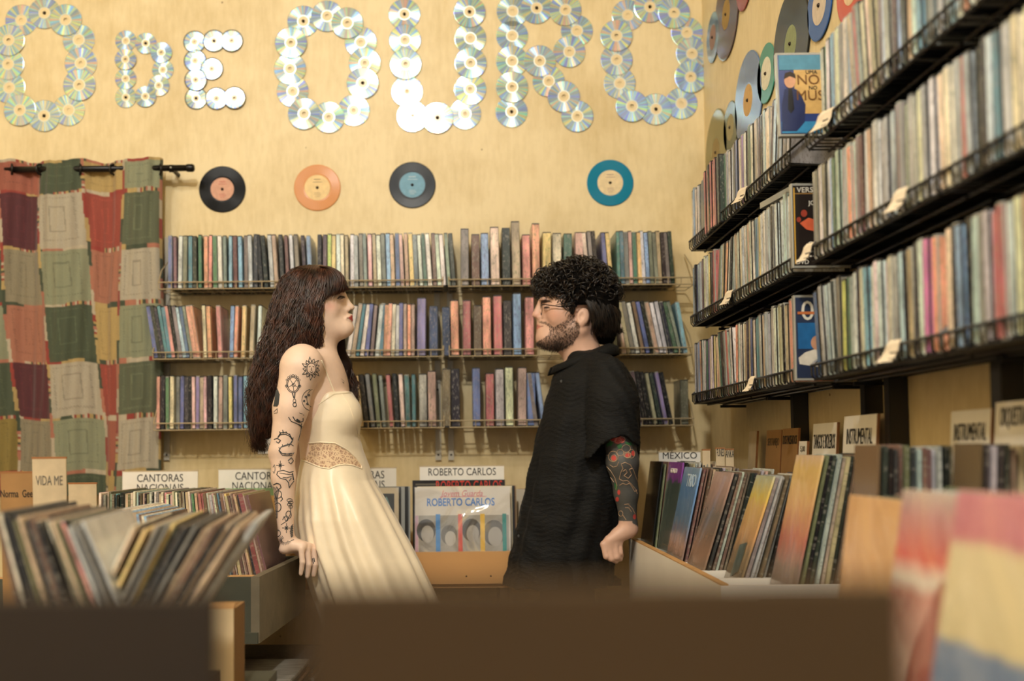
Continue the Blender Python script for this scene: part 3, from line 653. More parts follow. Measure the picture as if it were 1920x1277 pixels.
# ------------------------------------------------------------------ record sleeves
M_SLEEVE = print_material('sleeve_print', .05, .5, (3, 60, 14), .8)
M_SLEEVE_C = print_material('sleeve_cover', .5, .25, (14, 14, 14), .5)
def sleeve_mesh(t, d, h, cover=None):
    b = MB(); x, y = t / 2, d / 2; c = t * .3
    vs = [(-x, -y, 0), (x, -y, 0), (x, y, 0), (-x, y, 0), (-x, -y, h - c), (x, -y, h - c), (x, y, h - c), (-x, y, h - c), (-x + c, -y, h), (x - c, -y, h), (x - c, y, h), (-x + c, y, h)]
    fs = [(0, 3, 2, 1), (0, 1, 5, 4), (4, 5, 9, 8), (2, 3, 7, 6), (6, 7, 11, 10), (1, 2, 6, 5), (5, 6, 10, 9), (3, 0, 4, 7), (7, 4, 8, 11), (8, 9, 10, 11)]
    return b.add(vs, fs).mesh('record_sleeve', cover or M_SLEEVE)
SL = sleeve_mesh(.0046, .315, .315); SLC = sleeve_mesh(.0046, .315, .315, M_SLEEVE_C)
EDGE = ['tan', 'tan', 'cream', 'brown', 'brown', 'black', 'charcoal', 'cream', 'tan', 'grey', 'olive', 'tan', 'sage', 'brown', 'silver', 'black', 'tan', 'charcoal', 'cream']
M_GREYW = mat('grey_painted_wood', (108, 100, 82), .55, noise=.25, nscale=9, bump=.2, bscale=40)
M_GREYD = mat('dark_green_grey_wood', (66, 68, 56), .55, noise=.25, nscale=9)
M_PALEW = mat('pale_raw_wood', (206, 160, 104), .6, noise=.15, nscale=18, stretch=(1, 8, 8))
# left crate the woman leans on
GL = 'records in the grey crate'
zr = H - .318
def slab(name, pts_lo, h, thick_dir, m, parent):   # vertical board between two floor points
    a, b = Vector(pts_lo[0]), Vector(pts_lo[1]); n = Vector(thick_dir); o = Vector(parent.location)
    vs = [a, b, b + n, a + n] + [q + Vector((0, 0, h)) for q in (a, b, b + n, a + n)]
    return MB().add([v - o for v in vs], [(0, 3, 2, 1), (4, 5, 6, 7), (0, 1, 5, 4), (1, 2, 6, 5), (2, 3, 7, 6), (3, 0, 4, 7)]).build(name, m, parent)
cr = empty('wooden_crate', (-.85, 2.85, zr - .17))
zb_ = zr - .17
slab('side_panel', [(-.517, 2.58, zb_), (-.482, 3.12, zb_)], .17, (-.022, 0, 0), M_GREYW, cr)
slab('front_panel', [(-1.4, 2.58, zb_), (-.539, 2.58, zb_)], .168, (0, .02, 0), M_GREYD, cr)
slab('back_panel', [(-1.4, 3.12, zb_), (-.505, 3.12, zb_)], .165, (0, .018, 0), M_GREYD, cr)
slab('floor_panel', [(-1.4, 2.6, zb_ + .02), (-.53, 2.6, zb_ + .02)], .02, (0, .52, 0), M_PALEW, cr)
for k in range(3): slab('inner_slat', [(-1.3, 2.63 + .055 * k, zr - .045), (-.535 + .0035 * k, 2.63 + .055 * k, zr - .045)], .028, (0, .022, 0), M_PALEW, cr)
slab('bottom_lip', [(-1.4, 2.572, zb_), (-.52, 2.572, zb_)], .028, (0, .008, 0), M_GREYD, cr)
tag(cr, 'grey painted wooden crate of records under the woman\'s hand', 'crate')
rn = random.Random(5)
x = -1.005; i = 0; n = 78
spec = {50: 'red', 51: 'red', 46: 'green', 47: 'green', 60: 'teal', 8: 'teal', 71: 'charcoal', 72: 'brown', 73: 'maroon', 75: 'tan', 76: 'brown', 77: 'brown', 31: 'salmon', 64: 'yellow'}
for i in range(n):
    f = i / (n - 1); lean = -14 * max(0, (f - .35) / .65)
    x = -1.005 + .49 * f ** 1.02
    cn = spec.get(i) or rn.choice(EDGE)
    h = rn.uniform(.98, 1.012)
    thick = 2.6 if i in (73,) else rn.uniform(.8, 1.5)
    o = link('record_sleeve', SLC if i > 70 else SL, None, (x, 2.78 + .1575 + rn.uniform(-.006, .012), H - .422), (0, R(lean), 0), (thick, 1, h), color=tuple(min(235, max(10, v + rn.randint(-18, 18))) for v in CNAMES[cn]))
    tag(o, f'record sleeve with {cn} edge, {ordi(i + 1)} from the left in the grey crate', 'record', GL)
# records lying flat under the crate
for pile, (x0, y0, n) in enumerate(((-.60, 2.60, 17), (-.585, 2.94, 15))):
    z = H - .80
    for k in range(n):
        cn = rn.choice(['charcoal', 'brown', 'black', 'grey', 'tan', 'charcoal'])
        o = link('record_sleeve', SL, None, (x0 + rn.uniform(-.012, .012), y0 + .16 + rn.uniform(-.008, .008), z), (0, R(90), R(rn.uniform(-2, 2))), (2.4, 1, 1), color=CNAMES[cn])
        o.location.x -= .1575
        tag(o, f'flat {cn} record sleeve, {ordi(k + 1)} up in the {"front" if pile == 0 else "rear"} pile under the crate', 'record', 'flat piles under the crate'); z += .0125
lowsh = MB().box((-.5, -.42, -.02), (.50, .42, 0)).build('floor_shelf', M_GREYD, None, (-.95, 2.9, H - .806))
for sx_ in (-.46, .38):
    for sy_ in (-.38, .38): MB().box((sx_ - .02, sy_ - .02, -(H - .826)), (sx_ + .02, sy_ + .02, -.02)).build('leg', M_GREYD, lowsh)
for sx_ in (-.47, -.02):
    MB().box((sx_, -.38, 0), (sx_ + .03, .3, .316)).build('post', M_GREYD, lowsh)
tag(lowsh, 'dark low wooden stand carrying the flat piles and crate', 'stand')
bx = empty('cardboard_box', PX(400, 1190, -.46)); 
M_CARD = mat('cardboard', (150, 114, 70), .7, noise=.12, nscale=14)
M_CARDW = mat('printed_cardboard', (206, 186, 150), .7, noise=.2, nscale=8)
p = P(438, 1142, 1.95); bx.location = (p.x - .1, 2.0, p.z - .17)
MB().box((-.1, -.05, 0), (.1, -.046, .17)).build('front_panel', M_CARDW, bx)
MB().box((.096, -.046, 0), (.1, .05, .17)).build('side_panel', M_CARD, bx)
MB().box((-.1, -.046, 0), (-.096, .05, .17)).build('side_panel', M_CARD, bx)
MB().box((-.096, .046, 0), (.096, .05, .17)).build('back_panel', M_CARD, bx)
MB().add([(-.1, -.05, .17), (.1, -.05, .17), (.1, -.035, .18), (-.1, -.035, .18), (-.1, -.047, .168), (.1, -.047, .168), (.1, -.033, .178), (-.1, -.033, .178)], [(0, 1, 2, 3), (4, 7, 6, 5), (0, 4, 5, 1), (2, 6, 7, 3), (1, 5, 6, 2), (0, 3, 7, 4)]).build('flap', M_CARD, bx)
tag(bx, 'small open cardboard box below the grey crate', 'box')
st = MB().box((-.14, -.16, -.02), (.14, .16, 0)).build('stool', M_GREYD, None, (bx.location.x, 2.03, bx.location.z - .001))
for sx_ in (-.12, .12):
    for sy_ in (-.14, .14): MB().box((sx_ - .012, sy_ - .012, -(bx.location.z - .001)), (sx_ + .012, sy_ + .012, -.02)).build('leg', M_GREYD, st)
tag(st, 'dark low stool under the cardboard box', 'stool')

# near left bin, far out of focus
M_DARKW = mat('dark_brown_wood', (74, 52, 30), .6, noise=.2, nscale=7, stretch=(1, 1, 4))
nb = empty('record_bin', (-.55, 1.5, H - .45))
for nm, lo, hi in (('front_panel', (-.45, -.17, -.2), (.14, -.15, .08)), ('back_panel', (-.45, .20, 0), (.14, .22, .08)), ('side_panel', (.12, -.15, 0), (.14, .20, .08)), ('floor_panel', (-.45, -.15, -.01), (.12, .20, .01))):
    MB().box(lo, hi).build(nm, M_DARKW, nb)
for sx_ in (-.4, .10):
    for sy_ in (-.13, .18): MB().box((sx_ - .02, sy_ - .02, -(H - .45)), (sx_ + .02, sy_ + .02, 0)).build('leg', M_DARKW, nb)
tag(nb, 'dark wooden record bin at the left front, blurred', 'bin')
GN = 'records in the near left bin'
for i in range(36):
    f = i / 35; lean = -14 - 9 * f
    xb = -.47 + .175 * f
    cn = 'silver' if i > 29 else rn.choice(['tan', 'cream', 'charcoal', 'brown', 'grey', 'teal', 'black', 'charcoal', 'salmon', 'olive'])
    if i > 29: cn = rn.choice(['silver', 'grey', 'silver'])
    o = link('record_sleeve', SLC if i > 28 else SL, None, (xb - .11, 1.36 + .16 + rn.uniform(-.01, .02), H - .385), (0, R(lean), R(7)), (.9, 1, rn.uniform(.98, 1.02)), color=CNAMES[cn])
    tag(o, f'record with {cn} edge leaning left, {ordi(i + 1)} from the left in the near bin', 'record', GN)
for i in range(34):
    f = i / 33; lean = 24 + 10 * f
    xt = -.452 + .168 * f
    xb = xt - math.sin(R(lean)) * .315
    cn = rn.choice(['cream', 'tan', 'brown', 'olive', 'black', 'tan', 'grey', 'charcoal', 'yellow', 'brown', 'charcoal'])
    if i > 31: cn = 'silver'
    o = link('record_sleeve', SL, None, (xb - .022, 1.38 + .16 + rn.uniform(-.01, .02), H - .10 - .315 * math.cos(R(lean))), (0, R(lean), R(7)), (.95, 1, rn.uniform(.98, 1.01)), color=CNAMES[cn])
    tag(o, f'record with {cn} edge leaning right, {ordi(i + 1)} from the left in the near bin', 'record', GN)
# a few more records between the near bin and the crate
for i in range(14):
    f = i / 13; cn = rn.choice(['cream', 'sky blue', 'tan', 'brown', 'silver'])
    p = P(215 + 82 * f, 958 + 8 * f, 2.22)
    o = link('record_sleeve', SL, None, (p.x + .04 * f, 2.22 + .16, p.z - .312), (0, R(-12 * f), 0), (1.2, 1, 1), color=CNAMES[cn])
    tag(o, f'record with {cn} edge, {ordi(i + 1)} of the short row behind the near bin', 'record', 'short row behind the near bin')
rk = MB().box((-.42, -.17, -.02), (.06, .17, 0)).build('record_rack', M_DARKW, None, (p.x, 2.385, p.z - .314)); zrk = p.z - .313
for sx_ in (-.4, .04): 
    for sy_ in (-.15, .15): MB().box((sx_ - .012, sy_ - .012, -(p.z - .314)), (sx_ + .012, sy_ + .012, -.02)).build('leg', M_DARKW, rk)
tag(rk, 'dark small rack under the short row of records', 'rack')

# ------------------------------------------------------------------ sign cards
M_CARDP = mat('white_card', (240, 236, 226), .6, noise=.05, nscale=12)
M_CARDO = mat('aged_card', (196, 178, 146), .7, noise=.18, nscale=14)
M_CARDB = mat('brown_card', (158, 120, 74), .75, noise=.15, nscale=10)
M_BDR = mat('card_edge', (150, 100, 58), .7)
def card(x0, x1, ztop, y, hh, m, label, lines, lean=0, name='sign_card'):
    w = x1 - x0
    o = MB().box((-w / 2, -.002, 0), (w / 2, .002, hh)).build(name, m, None, ((x0 + x1) / 2, y, ztop - hh), (R(lean), 0, 0))
    MB().box((-w / 2 - .0015, -.0022, hh - .003), (w / 2 + .0015, .0022, hh + .0012)).build('top_edge', M_BDR if m is not M_CARDP else M_CARDO, o)
    for s_, size, mm, x_, z_, sx_ in lines: link('lettering', text_mesh(s_, size, mm), o, (x_, -.0026, hh - z_), (R(90), 0, 0), (sx_, 1, 1))
    return tag(o, label, 'sign', 'handwritten cards in the bins')
YS = 3.46
for (a, b, t, lab) in ((230, 371, 883, 'white card reading CANTORAS NACIONAIS in front of the curtain'), (410, 548, 879, 'white card reading CANTORAS NACIONAIS behind the tattooed arm'), (612, 743, 877, 'white card ending in RAS and IS, right of the dress')):
    p0, p1 = P(a, t, YS), P(b, t, YS)
    w = p1.x - p0.x
    card(p0.x, p1.x, (p0.z + p1.z) / 2, YS, .372, M_CARDP, lab, [('CANTORAS', .038, M_INK, 0 if a != 410 else .01, .026, .80), ('NACIONAIS', .038, M_INK, 0, .060, .80)])
p0, p1 = P(787, 874, 3.42), P(945, 873, 3.42)
card(p0.x, p1.x, p0.z, 3.42, .385, M_CARDP, 'white card reading ROBERTO CARLOS above the record bin', [('ROBERTO CARLOS', .036, M_INK, 0, .022, .76)])
p0 = P(478, 812, 3.62); p1 = P(505, 812, 3.62)
card(p0.x, p1.x, p0.z, WALL_Y - .006, .075, M_CARDP, 'small white price card on the wall behind the long hair', [('31', .034, M_FADED_INK, 0, .055, 1)])
# cards at the left, blurred
p0, p1 = P(72, 857, 2.24), P(134, 864, 2.24)
card(p0.x, p1.x, p0.z, 2.24, p0.z - zrk, M_CARDO, 'tall aged divider card standing above the near bin', [('VIDA ME', .030, M_FADED_INK, 0, .052, .52)], lean=4)
p0, p1 = P(12, 884, 2.3), P(76, 886, 2.3)
card(p0.x, p1.x, p0.z, 2.3, p0.z - zrk, M_CARDB, 'brown cardboard divider lettered in script at the left edge', [('Norma  Geek', .024, M_INK, 0, .050, .60)], lean=4)
p0, p1 = P(134, 905, 2.66), P(186, 912, 2.66)
card(p0.x, p1.x, p0.z, 2.66, p0.z - (H - .448), M_CARDO, 'crumpled beige sleeve standing left of the grey crate records', [], lean=3, name='record_sleeve')

# ------------------------------------------------------------------ back wall bin
M_TANP = mat('tan_laminate', (200, 152, 96), .5, noise=.06, nscale=5)
p0, p1 = P(170, 1036, 3.27), P(958, 1034, 3.27)
bb = empty('record_bin', ((p0.x + p1.x) / 2, 3.46, p1.z - .105)); bo = bb.location; w = (p1.x - p0.x) / 2
for nm, lo, hi in (('front_panel', (-w, -.19, 0), (w, -.175, .105)), ('back_panel', (-w, .18, 0), (w, .195, .105)), ('side_panel', (-w, -.175, 0), (-w + .015, .18, .105)), ('side_panel', (w - .015, -.175, 0), (w, .18, .105)), ('floor_panel', (-w, -.175, -.015), (w, .18, 0))):
    MB().box(lo, hi).build(nm, M_TANP, bb)
for sx_ in (-w + .02, w - .02):
    for sy_ in (-.15, .16): MB().box((sx_ - .015, sy_ - .015, -bo.z), (sx_ + .015, sy_ + .015, -.015)).build('leg', M_DARKW, bb)
for xx in (.54, .62): MB().lathe([(.0001, -.0012), (.003, -.0008), (.003, 0)], 10, close=False).build('screw', M_PIN, bb, (xx, -.19, .025))
tag(bb, 'tan laminate record bin against the back wall', 'bin')
zb2 = bo.z + .001
def front_lp(xc, y, m, label, lean=-5, group='records in the back bin', z=None):
    o = MB().box((-.1575, -.002, 0), (.1575, .002, .315)).build('record_sleeve', m, None, (xc, y, zb2 if z is None else z), (R(lean), 0, 0))
    return tag(o, label, 'record', group)
M_RCW = mat('white_sleeve', (222, 216, 204), .35, noise=.04, nscale=8, coat=.3)
xc = (P(778, 980, 3.285).x + P(957, 980, 3.285).x) / 2
for k in range(7):
    if k == 6: continue
    o = front_lp(xc + .004 * k + .006, 3.325 + .010 * k, mat('sleeve_stock_%d' % k, rn.choice([CNAMES['charcoal'], CNAMES['tan'], CNAMES['brown'], CNAMES['cream']]), .5), f'record sleeve, {ordi(k + 1)} behind the white Roberto Carlos cover', z=zb2 + .001)
o = front_lp(xc - .012, 3.40, mat('black_red_sleeve', (28, 24, 24), .4, coat=.3), 'black record cover with red lettering peeking above the white one', z=P(866, 900, 3.40).z - .315, lean=0)
link('lettering', text_mesh('ROBERTO CARLOS', .046, M_RED_INK), o, (.035, -.0024, .292), (R(90), 0, 0), (.58, 1.15, 1))
MB().box((-.147, -.0024, .298), (-.065, -.0018, .304)).build('lettering_bar', M_FADED_INK, o); link('lettering', text_mesh('ATIX 10', .03, mat('orange_ink', (216, 104, 48), .6)), o, (-.105, -.0024, .282), (R(90), 0, 0), (.62, 1, 1))
o = front_lp(xc, 3.285, M_RCW, 'white Roberto Carlos record cover with coloured stripes in clear plastic')
def cp(x0, z0, x1, z1, rgb, y=-.0024, nm='cover_print'): MB().box((x0, y, z0), (x1, y + .0006, z1)).build(nm, mat('cov_' + '_'.join(map(str, rgb)), rgb, .3, noise=.12, nscale=30), o)
L_ = lambda px: (px - 867.5) / 179 * .315
cp(L_(785), .05, L_(954), .222, (168, 164, 154), -.0026)
cp(L_(778.5), .03, L_(784), .222, (214, 180, 200), -.0028)
for a, b, rgb in ((817, 825.5, (84, 148, 210)), (859, 867, (218, 106, 96)), (900.5, 909, (232, 192, 84)), (942, 949.5, (44, 142, 136))): cp(L_(a), .03, L_(b), .226, rgb, -.0032)
def face_shape(cx_, cz_, r, hair, sk):
    for pts, rgb, yy in ((oval(cx_, cz_ + .008, r * 1.05, r * 1.25, 18), hair, -.0029), (oval(cx_ + .004, cz_ - .004, r * .7, r * .95, 16), sk, -.0031)):
        nn_ = len(pts); MB().add([(q[0], y2, q[1]) for y2 in (yy, yy + .0004) for q in pts], [tuple(range(nn_)), tuple(range(2 * nn_ - 1, nn_ - 1, -1))] + [(i, i + nn_, (i + 1) % nn_ + nn_, (i + 1) % nn_) for i in range(nn_)]).build('cover_portrait', mat('cov_' + '_'.join(map(str, rgb)), rgb, .3), o)
face_shape(L_(799), .165, .030, (84, 82, 78), (186, 182, 172)); face_shape(L_(842), .150, .026, (128, 126, 120), (196, 192, 182)); face_shape(L_(884), .165, .030, (92, 90, 86), (172, 168, 160)); face_shape(L_(926), .155, .034, (110, 108, 104), (176, 172, 164))
link('lettering', text_mesh('ROBERTO CARLOS', .044, M_BLUE_INK, bold=.001), o, (-.006, -.0026, .264), (R(90), 0, 0), (.60, .8, 1))
link('lettering', text_mesh('Jovem Guarda', .034, M_PINK_INK, shear=.3), o, (-.002, -.0026, .293), (R(90), 0, 0), (.70, .85, 1))
MB().box((-.075, -.0027, .2825), (.08, -.0022, .284)).build('underline', M_PINK_INK, o)
def plastic():
    m = bpy.data.materials.new('clear_plastic_sleeve'); m.use_nodes = True; t = m.node_tree
    for n_ in list(t.nodes): t.nodes.remove(n_)
    ou = nn(t, 'ShaderNodeOutputMaterial'); mx = nn(t, 'ShaderNodeMixShader'); tr = nn(t, 'ShaderNodeBsdfTransparent'); gl = nn(t, 'ShaderNodeBsdfGlossy')
    gl.inputs['Roughness'].default_value = .12; gl.inputs['Color'].default_value = (1, .98, .94, 1); mx.inputs[0].default_value = .07
    tc = nn(t, 'ShaderNodeTexCoord'); nz = nn(t, 'ShaderNodeTexNoise'); nz.inputs['Scale'].default_value = 6; nz.inputs['Detail'].default_value = 1; nz.inputs['Distortion'].default_value = 1.2
    bp = nn(t, 'ShaderNodeBump'); bp.inputs['Strength'].default_value = .9; bp.inputs['Distance'].default_value = .03
    t.links.new(tc.outputs['Object'], nz.inputs['Vector']); t.links.new(nz.outputs['Fac'], bp.inputs['Height']); t.links.new(bp.outputs['Normal'], gl.inputs['Normal'])
    t.links.new(tr.outputs[0], mx.inputs[1]); t.links.new(gl.outputs[0], mx.inputs[2]); t.links.new(mx.outputs[0], ou.inputs[0]); return m
M_PLASTIC = plastic()
MB().box((-.16, -.0052, .001), (.161, -.0046, .317)).build('plastic_cover', M_PLASTIC, o)
xc2 = P(747, 980, 3.30).x - .1575
for k in range(6):
    front_lp(xc2 + .0055 * k + .006, 3.335 + .012 * k, mat('sleeve_stock_%d' % (k + 8), rn.choice([CNAMES['charcoal'], CNAMES['tan'], CNAMES['black'], CNAMES['silver']]), .35, coat=.3), f'record sleeve, {ordi(k + 1)} behind the dark blue cover', z=zb2)
o = front_lp(xc2, 3.30, mat('cream_sleeve', (216, 204, 178), .35, coat=.3), 'cream bordered dark blue record cover half hidden by the dress')
MB().box((-.14, -.0026, .03), (.143, -.002, .295)).build('cover_print', mat('navy_print', (52, 70, 84), .4, noise=.2, nscale=20), o)
link('lettering', text_mesh('ONDA', .05, mat('pale_teal_ink', (150, 186, 186), .6)), o, (.07, -.003, .265), (R(90), 0, 0), (.8, 1, 1))
MB().box((-.16, -.0052, .001), (.161, -.0046, .317)).build('plastic_cover', M_PLASTIC, o)
o = front_lp(P(522, 980, 3.38).x - .14, 3.36, mat('green_sleeve', (150, 186, 130), .4, noise=.35, nscale=14, coat=.3), 'pale green record cover seen beside the tattooed forearm', lean=0)
MB().box((.09, -.003, .2), (.15, -.002, .29)).build('cover_print', mat('orange_print', (222, 178, 110), .5, noise=.3, nscale=30), o)
for k in range(4):
    o = front_lp(P(968, 980, 3.5).x + .158 + .004 * k, 3.49 + .012 * k, mat('sleeve_stock_r%d' % k, [(200, 190, 170), CNAMES['charcoal'], CNAMES['tan'], CNAMES['red']][k], .4, coat=.3), f'record sleeve, {ordi(k + 1)} of those peeping out left of the man', z=P(980, 917, 3.5).z - .315, lean=0)
tag(MB().box((-.18, -.03, -.02), (.2, .1, 0)).build('record_ledge', M_DARKW, None, (P(968, 980, 3.5).x + .16, 3.5, P(980, 917, 3.5).z - .317)), 'dark ledge on the back wall behind the man', 'ledge')

# ------------------------------------------------------------------ right bins
M_WHITEP = mat('white_melamine', (238, 234, 224), .4, noise=.04, nscale=6)
M_PLY = mat('plywood_edge', (190, 146, 92), .6, noise=.15, nscale=30)
rb = empty('white_bin', (.73, 2.62, H - .50)); rz_ = .222
def rbox_(nm, lo, hi, m=M_WHITEP): return MB().box(Vector(lo) - rb.location, Vector(hi) - rb.location).build(nm, m, rb)
zR = H - .28
rbox_('front_panel', (.535, 2.06, H - .5), (.551, 3.17, zR)); rbox_('front_edge', (.535, 2.06, zR), (.551, 3.17, zR + .003), M_PLY)
rbox_('end_panel', (.551, 2.06, H - .5), (.92, 2.076, zR - .001)); rbox_('end_panel', (.551, 3.155, H - .5), (.92, 3.17, zR - .001))
rbox_('floor_panel', (.551, 2.076, H - .36), (.92, 3.155, H - .345)); rbox_('back_panel', (.905, 2.076, H - .345), (.92, 3.155, zR))
for k, yy in enumerate((2.965, 2.775, 2.585, 2.405, 2.265)): rbox_('divider', (.551, yy - .008, H - .345), (.905, yy + .006, zR - .012))
tag(rb, 'white melamine record bin under the man\'s hand', 'bin')
tbl = MB().box((-.215, -.58, -.03), (.185, .63, 0)).build('bin_table', M_DARKW, None, (.735, 2.56, H - .501))
for sx_ in (-.19, .16):
    for sy_ in (-.55, .58): MB().box((sx_ - .02, sy_ - .02, -(H - .501)), (sx_ + .02, sy_ + .02, -.03)).build('leg', M_DARKW, tbl)
tag(tbl, 'dark table carrying the white record bins', 'table')
SLR = sleeve_mesh(.0046, .178, .288); SLRC = sleeve_mesh(.0046, .178, .288, M_SLEEVE_C)
def art(name, spec, na=.22):          # cover art: horizontal bands (z fraction, colour)
    m = bpy.data.materials.new(name); m.use_nodes = True; t = m.node_tree; b = t.nodes['Principled BSDF']
    tc = nn(t, 'ShaderNodeTexCoord'); sx = nn(t, 'ShaderNodeSeparateXYZ'); t.links.new(tc.outputs['Generated'], sx.inputs[0])
    nz = nn(t, 'ShaderNodeTexNoise'); nz.inputs['Scale'].default_value = 7; nz.inputs['Detail'].default_value = 4; t.links.new(tc.outputs['Generated'], nz.inputs['Vector'])
    ma = nn(t, 'ShaderNodeMath', operation='MULTIPLY_ADD'); ma.inputs[1].default_value = na; t.links.new(nz.outputs['Fac'], ma.inputs[0])
    su = nn(t, 'ShaderNodeMath', operation='SUBTRACT'); su.inputs[1].default_value = na / 2; t.links.new(sx.outputs['Z'], su.inputs[0]); t.links.new(su.outputs[0], ma.inputs[2])
    rp = nn(t, 'ShaderNodeValToRGB'); cr_ = rp.color_ramp
    while len(cr_.elements) < len(spec): cr_.elements.new(.5)
    for e, (p_, c_) in zip(cr_.elements, spec): e.position = p_; e.color = (*lin(c_), 1)
    t.links.new(ma.outputs[0], rp.inputs['Fac']); t.links.new(rp.outputs['Color'], b.inputs['Base Color'])
    b.inputs['Roughness'].default_value = .25; b.inputs['Coat Weight'].default_value = .6; b.inputs['Coat Roughness'].default_value = .1
    return m
STK = [  # y_far, bottom x, lean, n, width, height, z bottom, art, label
 (3.145, .565, 8, 13, .178, .288, H - .322, [(0, (150, 128, 60)), (.15, (40, 34, 26)), (.3, (14, 14, 14)), (1, (12, 12, 12))], 'black record cover nearest the man in the white bin'),
 (2.955, .580, 9, 12, .178, .288, H - .322, [(0, (96, 98, 92)), (.4, (84, 96, 90)), (.8, (70, 84, 80)), (.83, (132, 72, 150)), (1, (140, 80, 158))], 'grey record cover with purple top band in the white bin'),
 (2.765, .563, 13, 12, .178, .288, H - .330, [(0, (120, 116, 110)), (.25, (150, 120, 104)), (.5, (110, 140, 172)), (.8, (104, 148, 200)), (1, (150, 182, 210))], 'light blue record cover in the white bin'),
 (2.575, .572, 18, 13, .165, .292, H - .336, [(0, (120, 112, 100)), (.3, (150, 118, 96)), (.6, (118, 108, 98)), (.85, (170, 140, 126)), (1, (186, 160, 150))], 'brownish grey record cover in the middle of the white bin'),
 (2.398, .622, 19, 11, .13, .292, H - .340, [(0, (96, 88, 70)), (.35, (140, 120, 90)), (.5, (206, 160, 108)), (.75, (222, 184, 110)), (.82, (226, 200, 90)), (1, (196, 200, 170))], 'yellow and peach record cover wrapped in shiny plastic'),
 (2.255, .690, 13, 16, .16, .335, H - .342, [(0, (110, 98, 90)), (.25, (150, 130, 120)), (.45, (204, 130, 112)), (.7, (232, 188, 130)), (.9, (238, 204, 130)), (1, (236, 206, 170))], 'tall pink and yellow record cover at the near end of the white bin'),
 (1.80, .700, 3, 14, .10, .32, H - .315, [(0, (90, 70, 50)), (1, (120, 96, 70))], 'worn brown record cover beside the right wall'),
 (1.59, .775, 3, 8, .08, .32, H - .315, [(0, (60, 50, 40)), (1, (100, 84, 60))], 'worn dark record cover below the ORQUESTRAS card'),
 (1.545, .562, 8, 9, .245, .315, H - .385, [(0, (90, 80, 60)), (.3, (140, 112, 84)), (.36, (226, 180, 130)), (1, (232, 186, 134))], 'plain orange record cover in the near right bin'),
 (1.275, .520, 9, 9, .235, .315, H - .365, [(0, (206, 196, 182)), (.3, (200, 170, 160)), (.6, (190, 120, 110)), (.66, (222, 214, 200)), (.74, (214, 92, 80)), (.9, (204, 150, 150)), (1, (206, 190, 180))], 'white record cover with red band in the near right bin'),
 (1.01, .452, 10, 9, .25, .315, H - .355, [(0, (150, 146, 140)), (.28, (150, 156, 160)), (.36, (104, 128, 160)), (.52, (112, 136, 166)), (.55, (216, 204, 160)), (.82, (226, 212, 170)), (.86, (206, 130, 140)), (1, (212, 140, 150))], 'blue, cream and pink record cover at the right edge'),
]
SKC = ['charcoal', 'brown', 'black', 'grey', 'tan', 'brown', 'charcoal', 'olive', 'silver']
for si, (yf, xb, lean, n, w, h, zb3, sp, lab) in enumerate(STK):
    me_s = sleeve_mesh(.0046, w, h); 
    for k in range(n):
        x = xb + .0105 * k + (.002 * rn.random() if k else 0)
        if x + math.sin(R(lean)) * h * .5 > .915: break
        la = lean * (1 - .35 * k / n) if si != 6 else lean * (1 - k / n)
        if k == 0: o = link('record_sleeve', sleeve_mesh(.0046, w, h, art('cover_art_%d' % si, sp, .22 if si < 6 else .05)), None, (x, yf - w / 2, zb3), (0, R(la), 0))
        else: o = link('record_sleeve', me_s, None, (x, yf - w / 2 + rn.uniform(-.006, .006), zb3), (0, R(la), 0), (rn.uniform(.8, 1.6), 1, rn.uniform(.97, 1.0)), color=tuple(max(8, v + rn.randint(-12, 12)) for v in CNAMES[rn.choice(SKC)]))
        tag(o, lab if k == 0 else f'sleeve {ordi(k)} behind the {" ".join(lab.replace(" record cover", " cover").split()[:11])}', 'record', 'records in the right bins')
    if si in (2, 4, 5, 8, 9, 10):
        o0 = [q for q in bpy.data.objects if q.get('label') == lab][0]
        MB().box((-.0042, -w / 2 - .002, .0), (-.0036, w / 2 + .002, h + .002)).build('plastic_cover', M_PLASTIC, o0)
    if si == 4:
        o0 = [q for q in bpy.data.objects if q.get('label') == lab][0]
        MB().add([(-.0034, -.03, .13), (-.0034, .02, .12), (-.0034, .02, .04), (-.0034, -.03, .06)], [(0, 1, 2, 3)]).build('cover_print', mat('slate_print', (70, 84, 80), .4), o0)
    if si == 8:
        o0 = [q for q in bpy.data.objects if q.get('label') == lab][0]
        for q in range(5): MB().box((-.0034, -.08, .10 + .016 * q), (-.0028, .06 - .02 * (q % 3), .109 + .016 * q)).build('cover_print', mat('tan_print', (150, 116, 84), .5), o0)
    if si == 9:
        o0 = [q for q in bpy.data.objects if q.get('label') == lab][0]
        MB().add([(-.0034, -.05, .2), (-.0034, -.01, .215), (-.0034, .03, .14), (-.0034, .05, .04), (-.0034, -.02, .03), (-.0034, -.06, .1)], [(0, 1, 2, 3, 4, 5)]).build('cover_figure', mat('faded_red_print', (160, 92, 84), .5), o0)
    if si == 1: link('lettering', text_mesh('AGNALDO', .02, M_WHITE_INK), [q for q in bpy.data.objects if q.get('label') == lab][0], (-.003, .01, .262), (R(90), 0, R(-90)), (.9, 1, 1))
    if si == 2: link('lettering', text_mesh('TRIO', .05, mat('pale_blue_ink', (196, 214, 226), .6)), [q for q in bpy.data.objects if q.get('label') == lab][0], (-.003, -.02, .25), (R(90), 0, R(-90)), (.9, 1, 1))
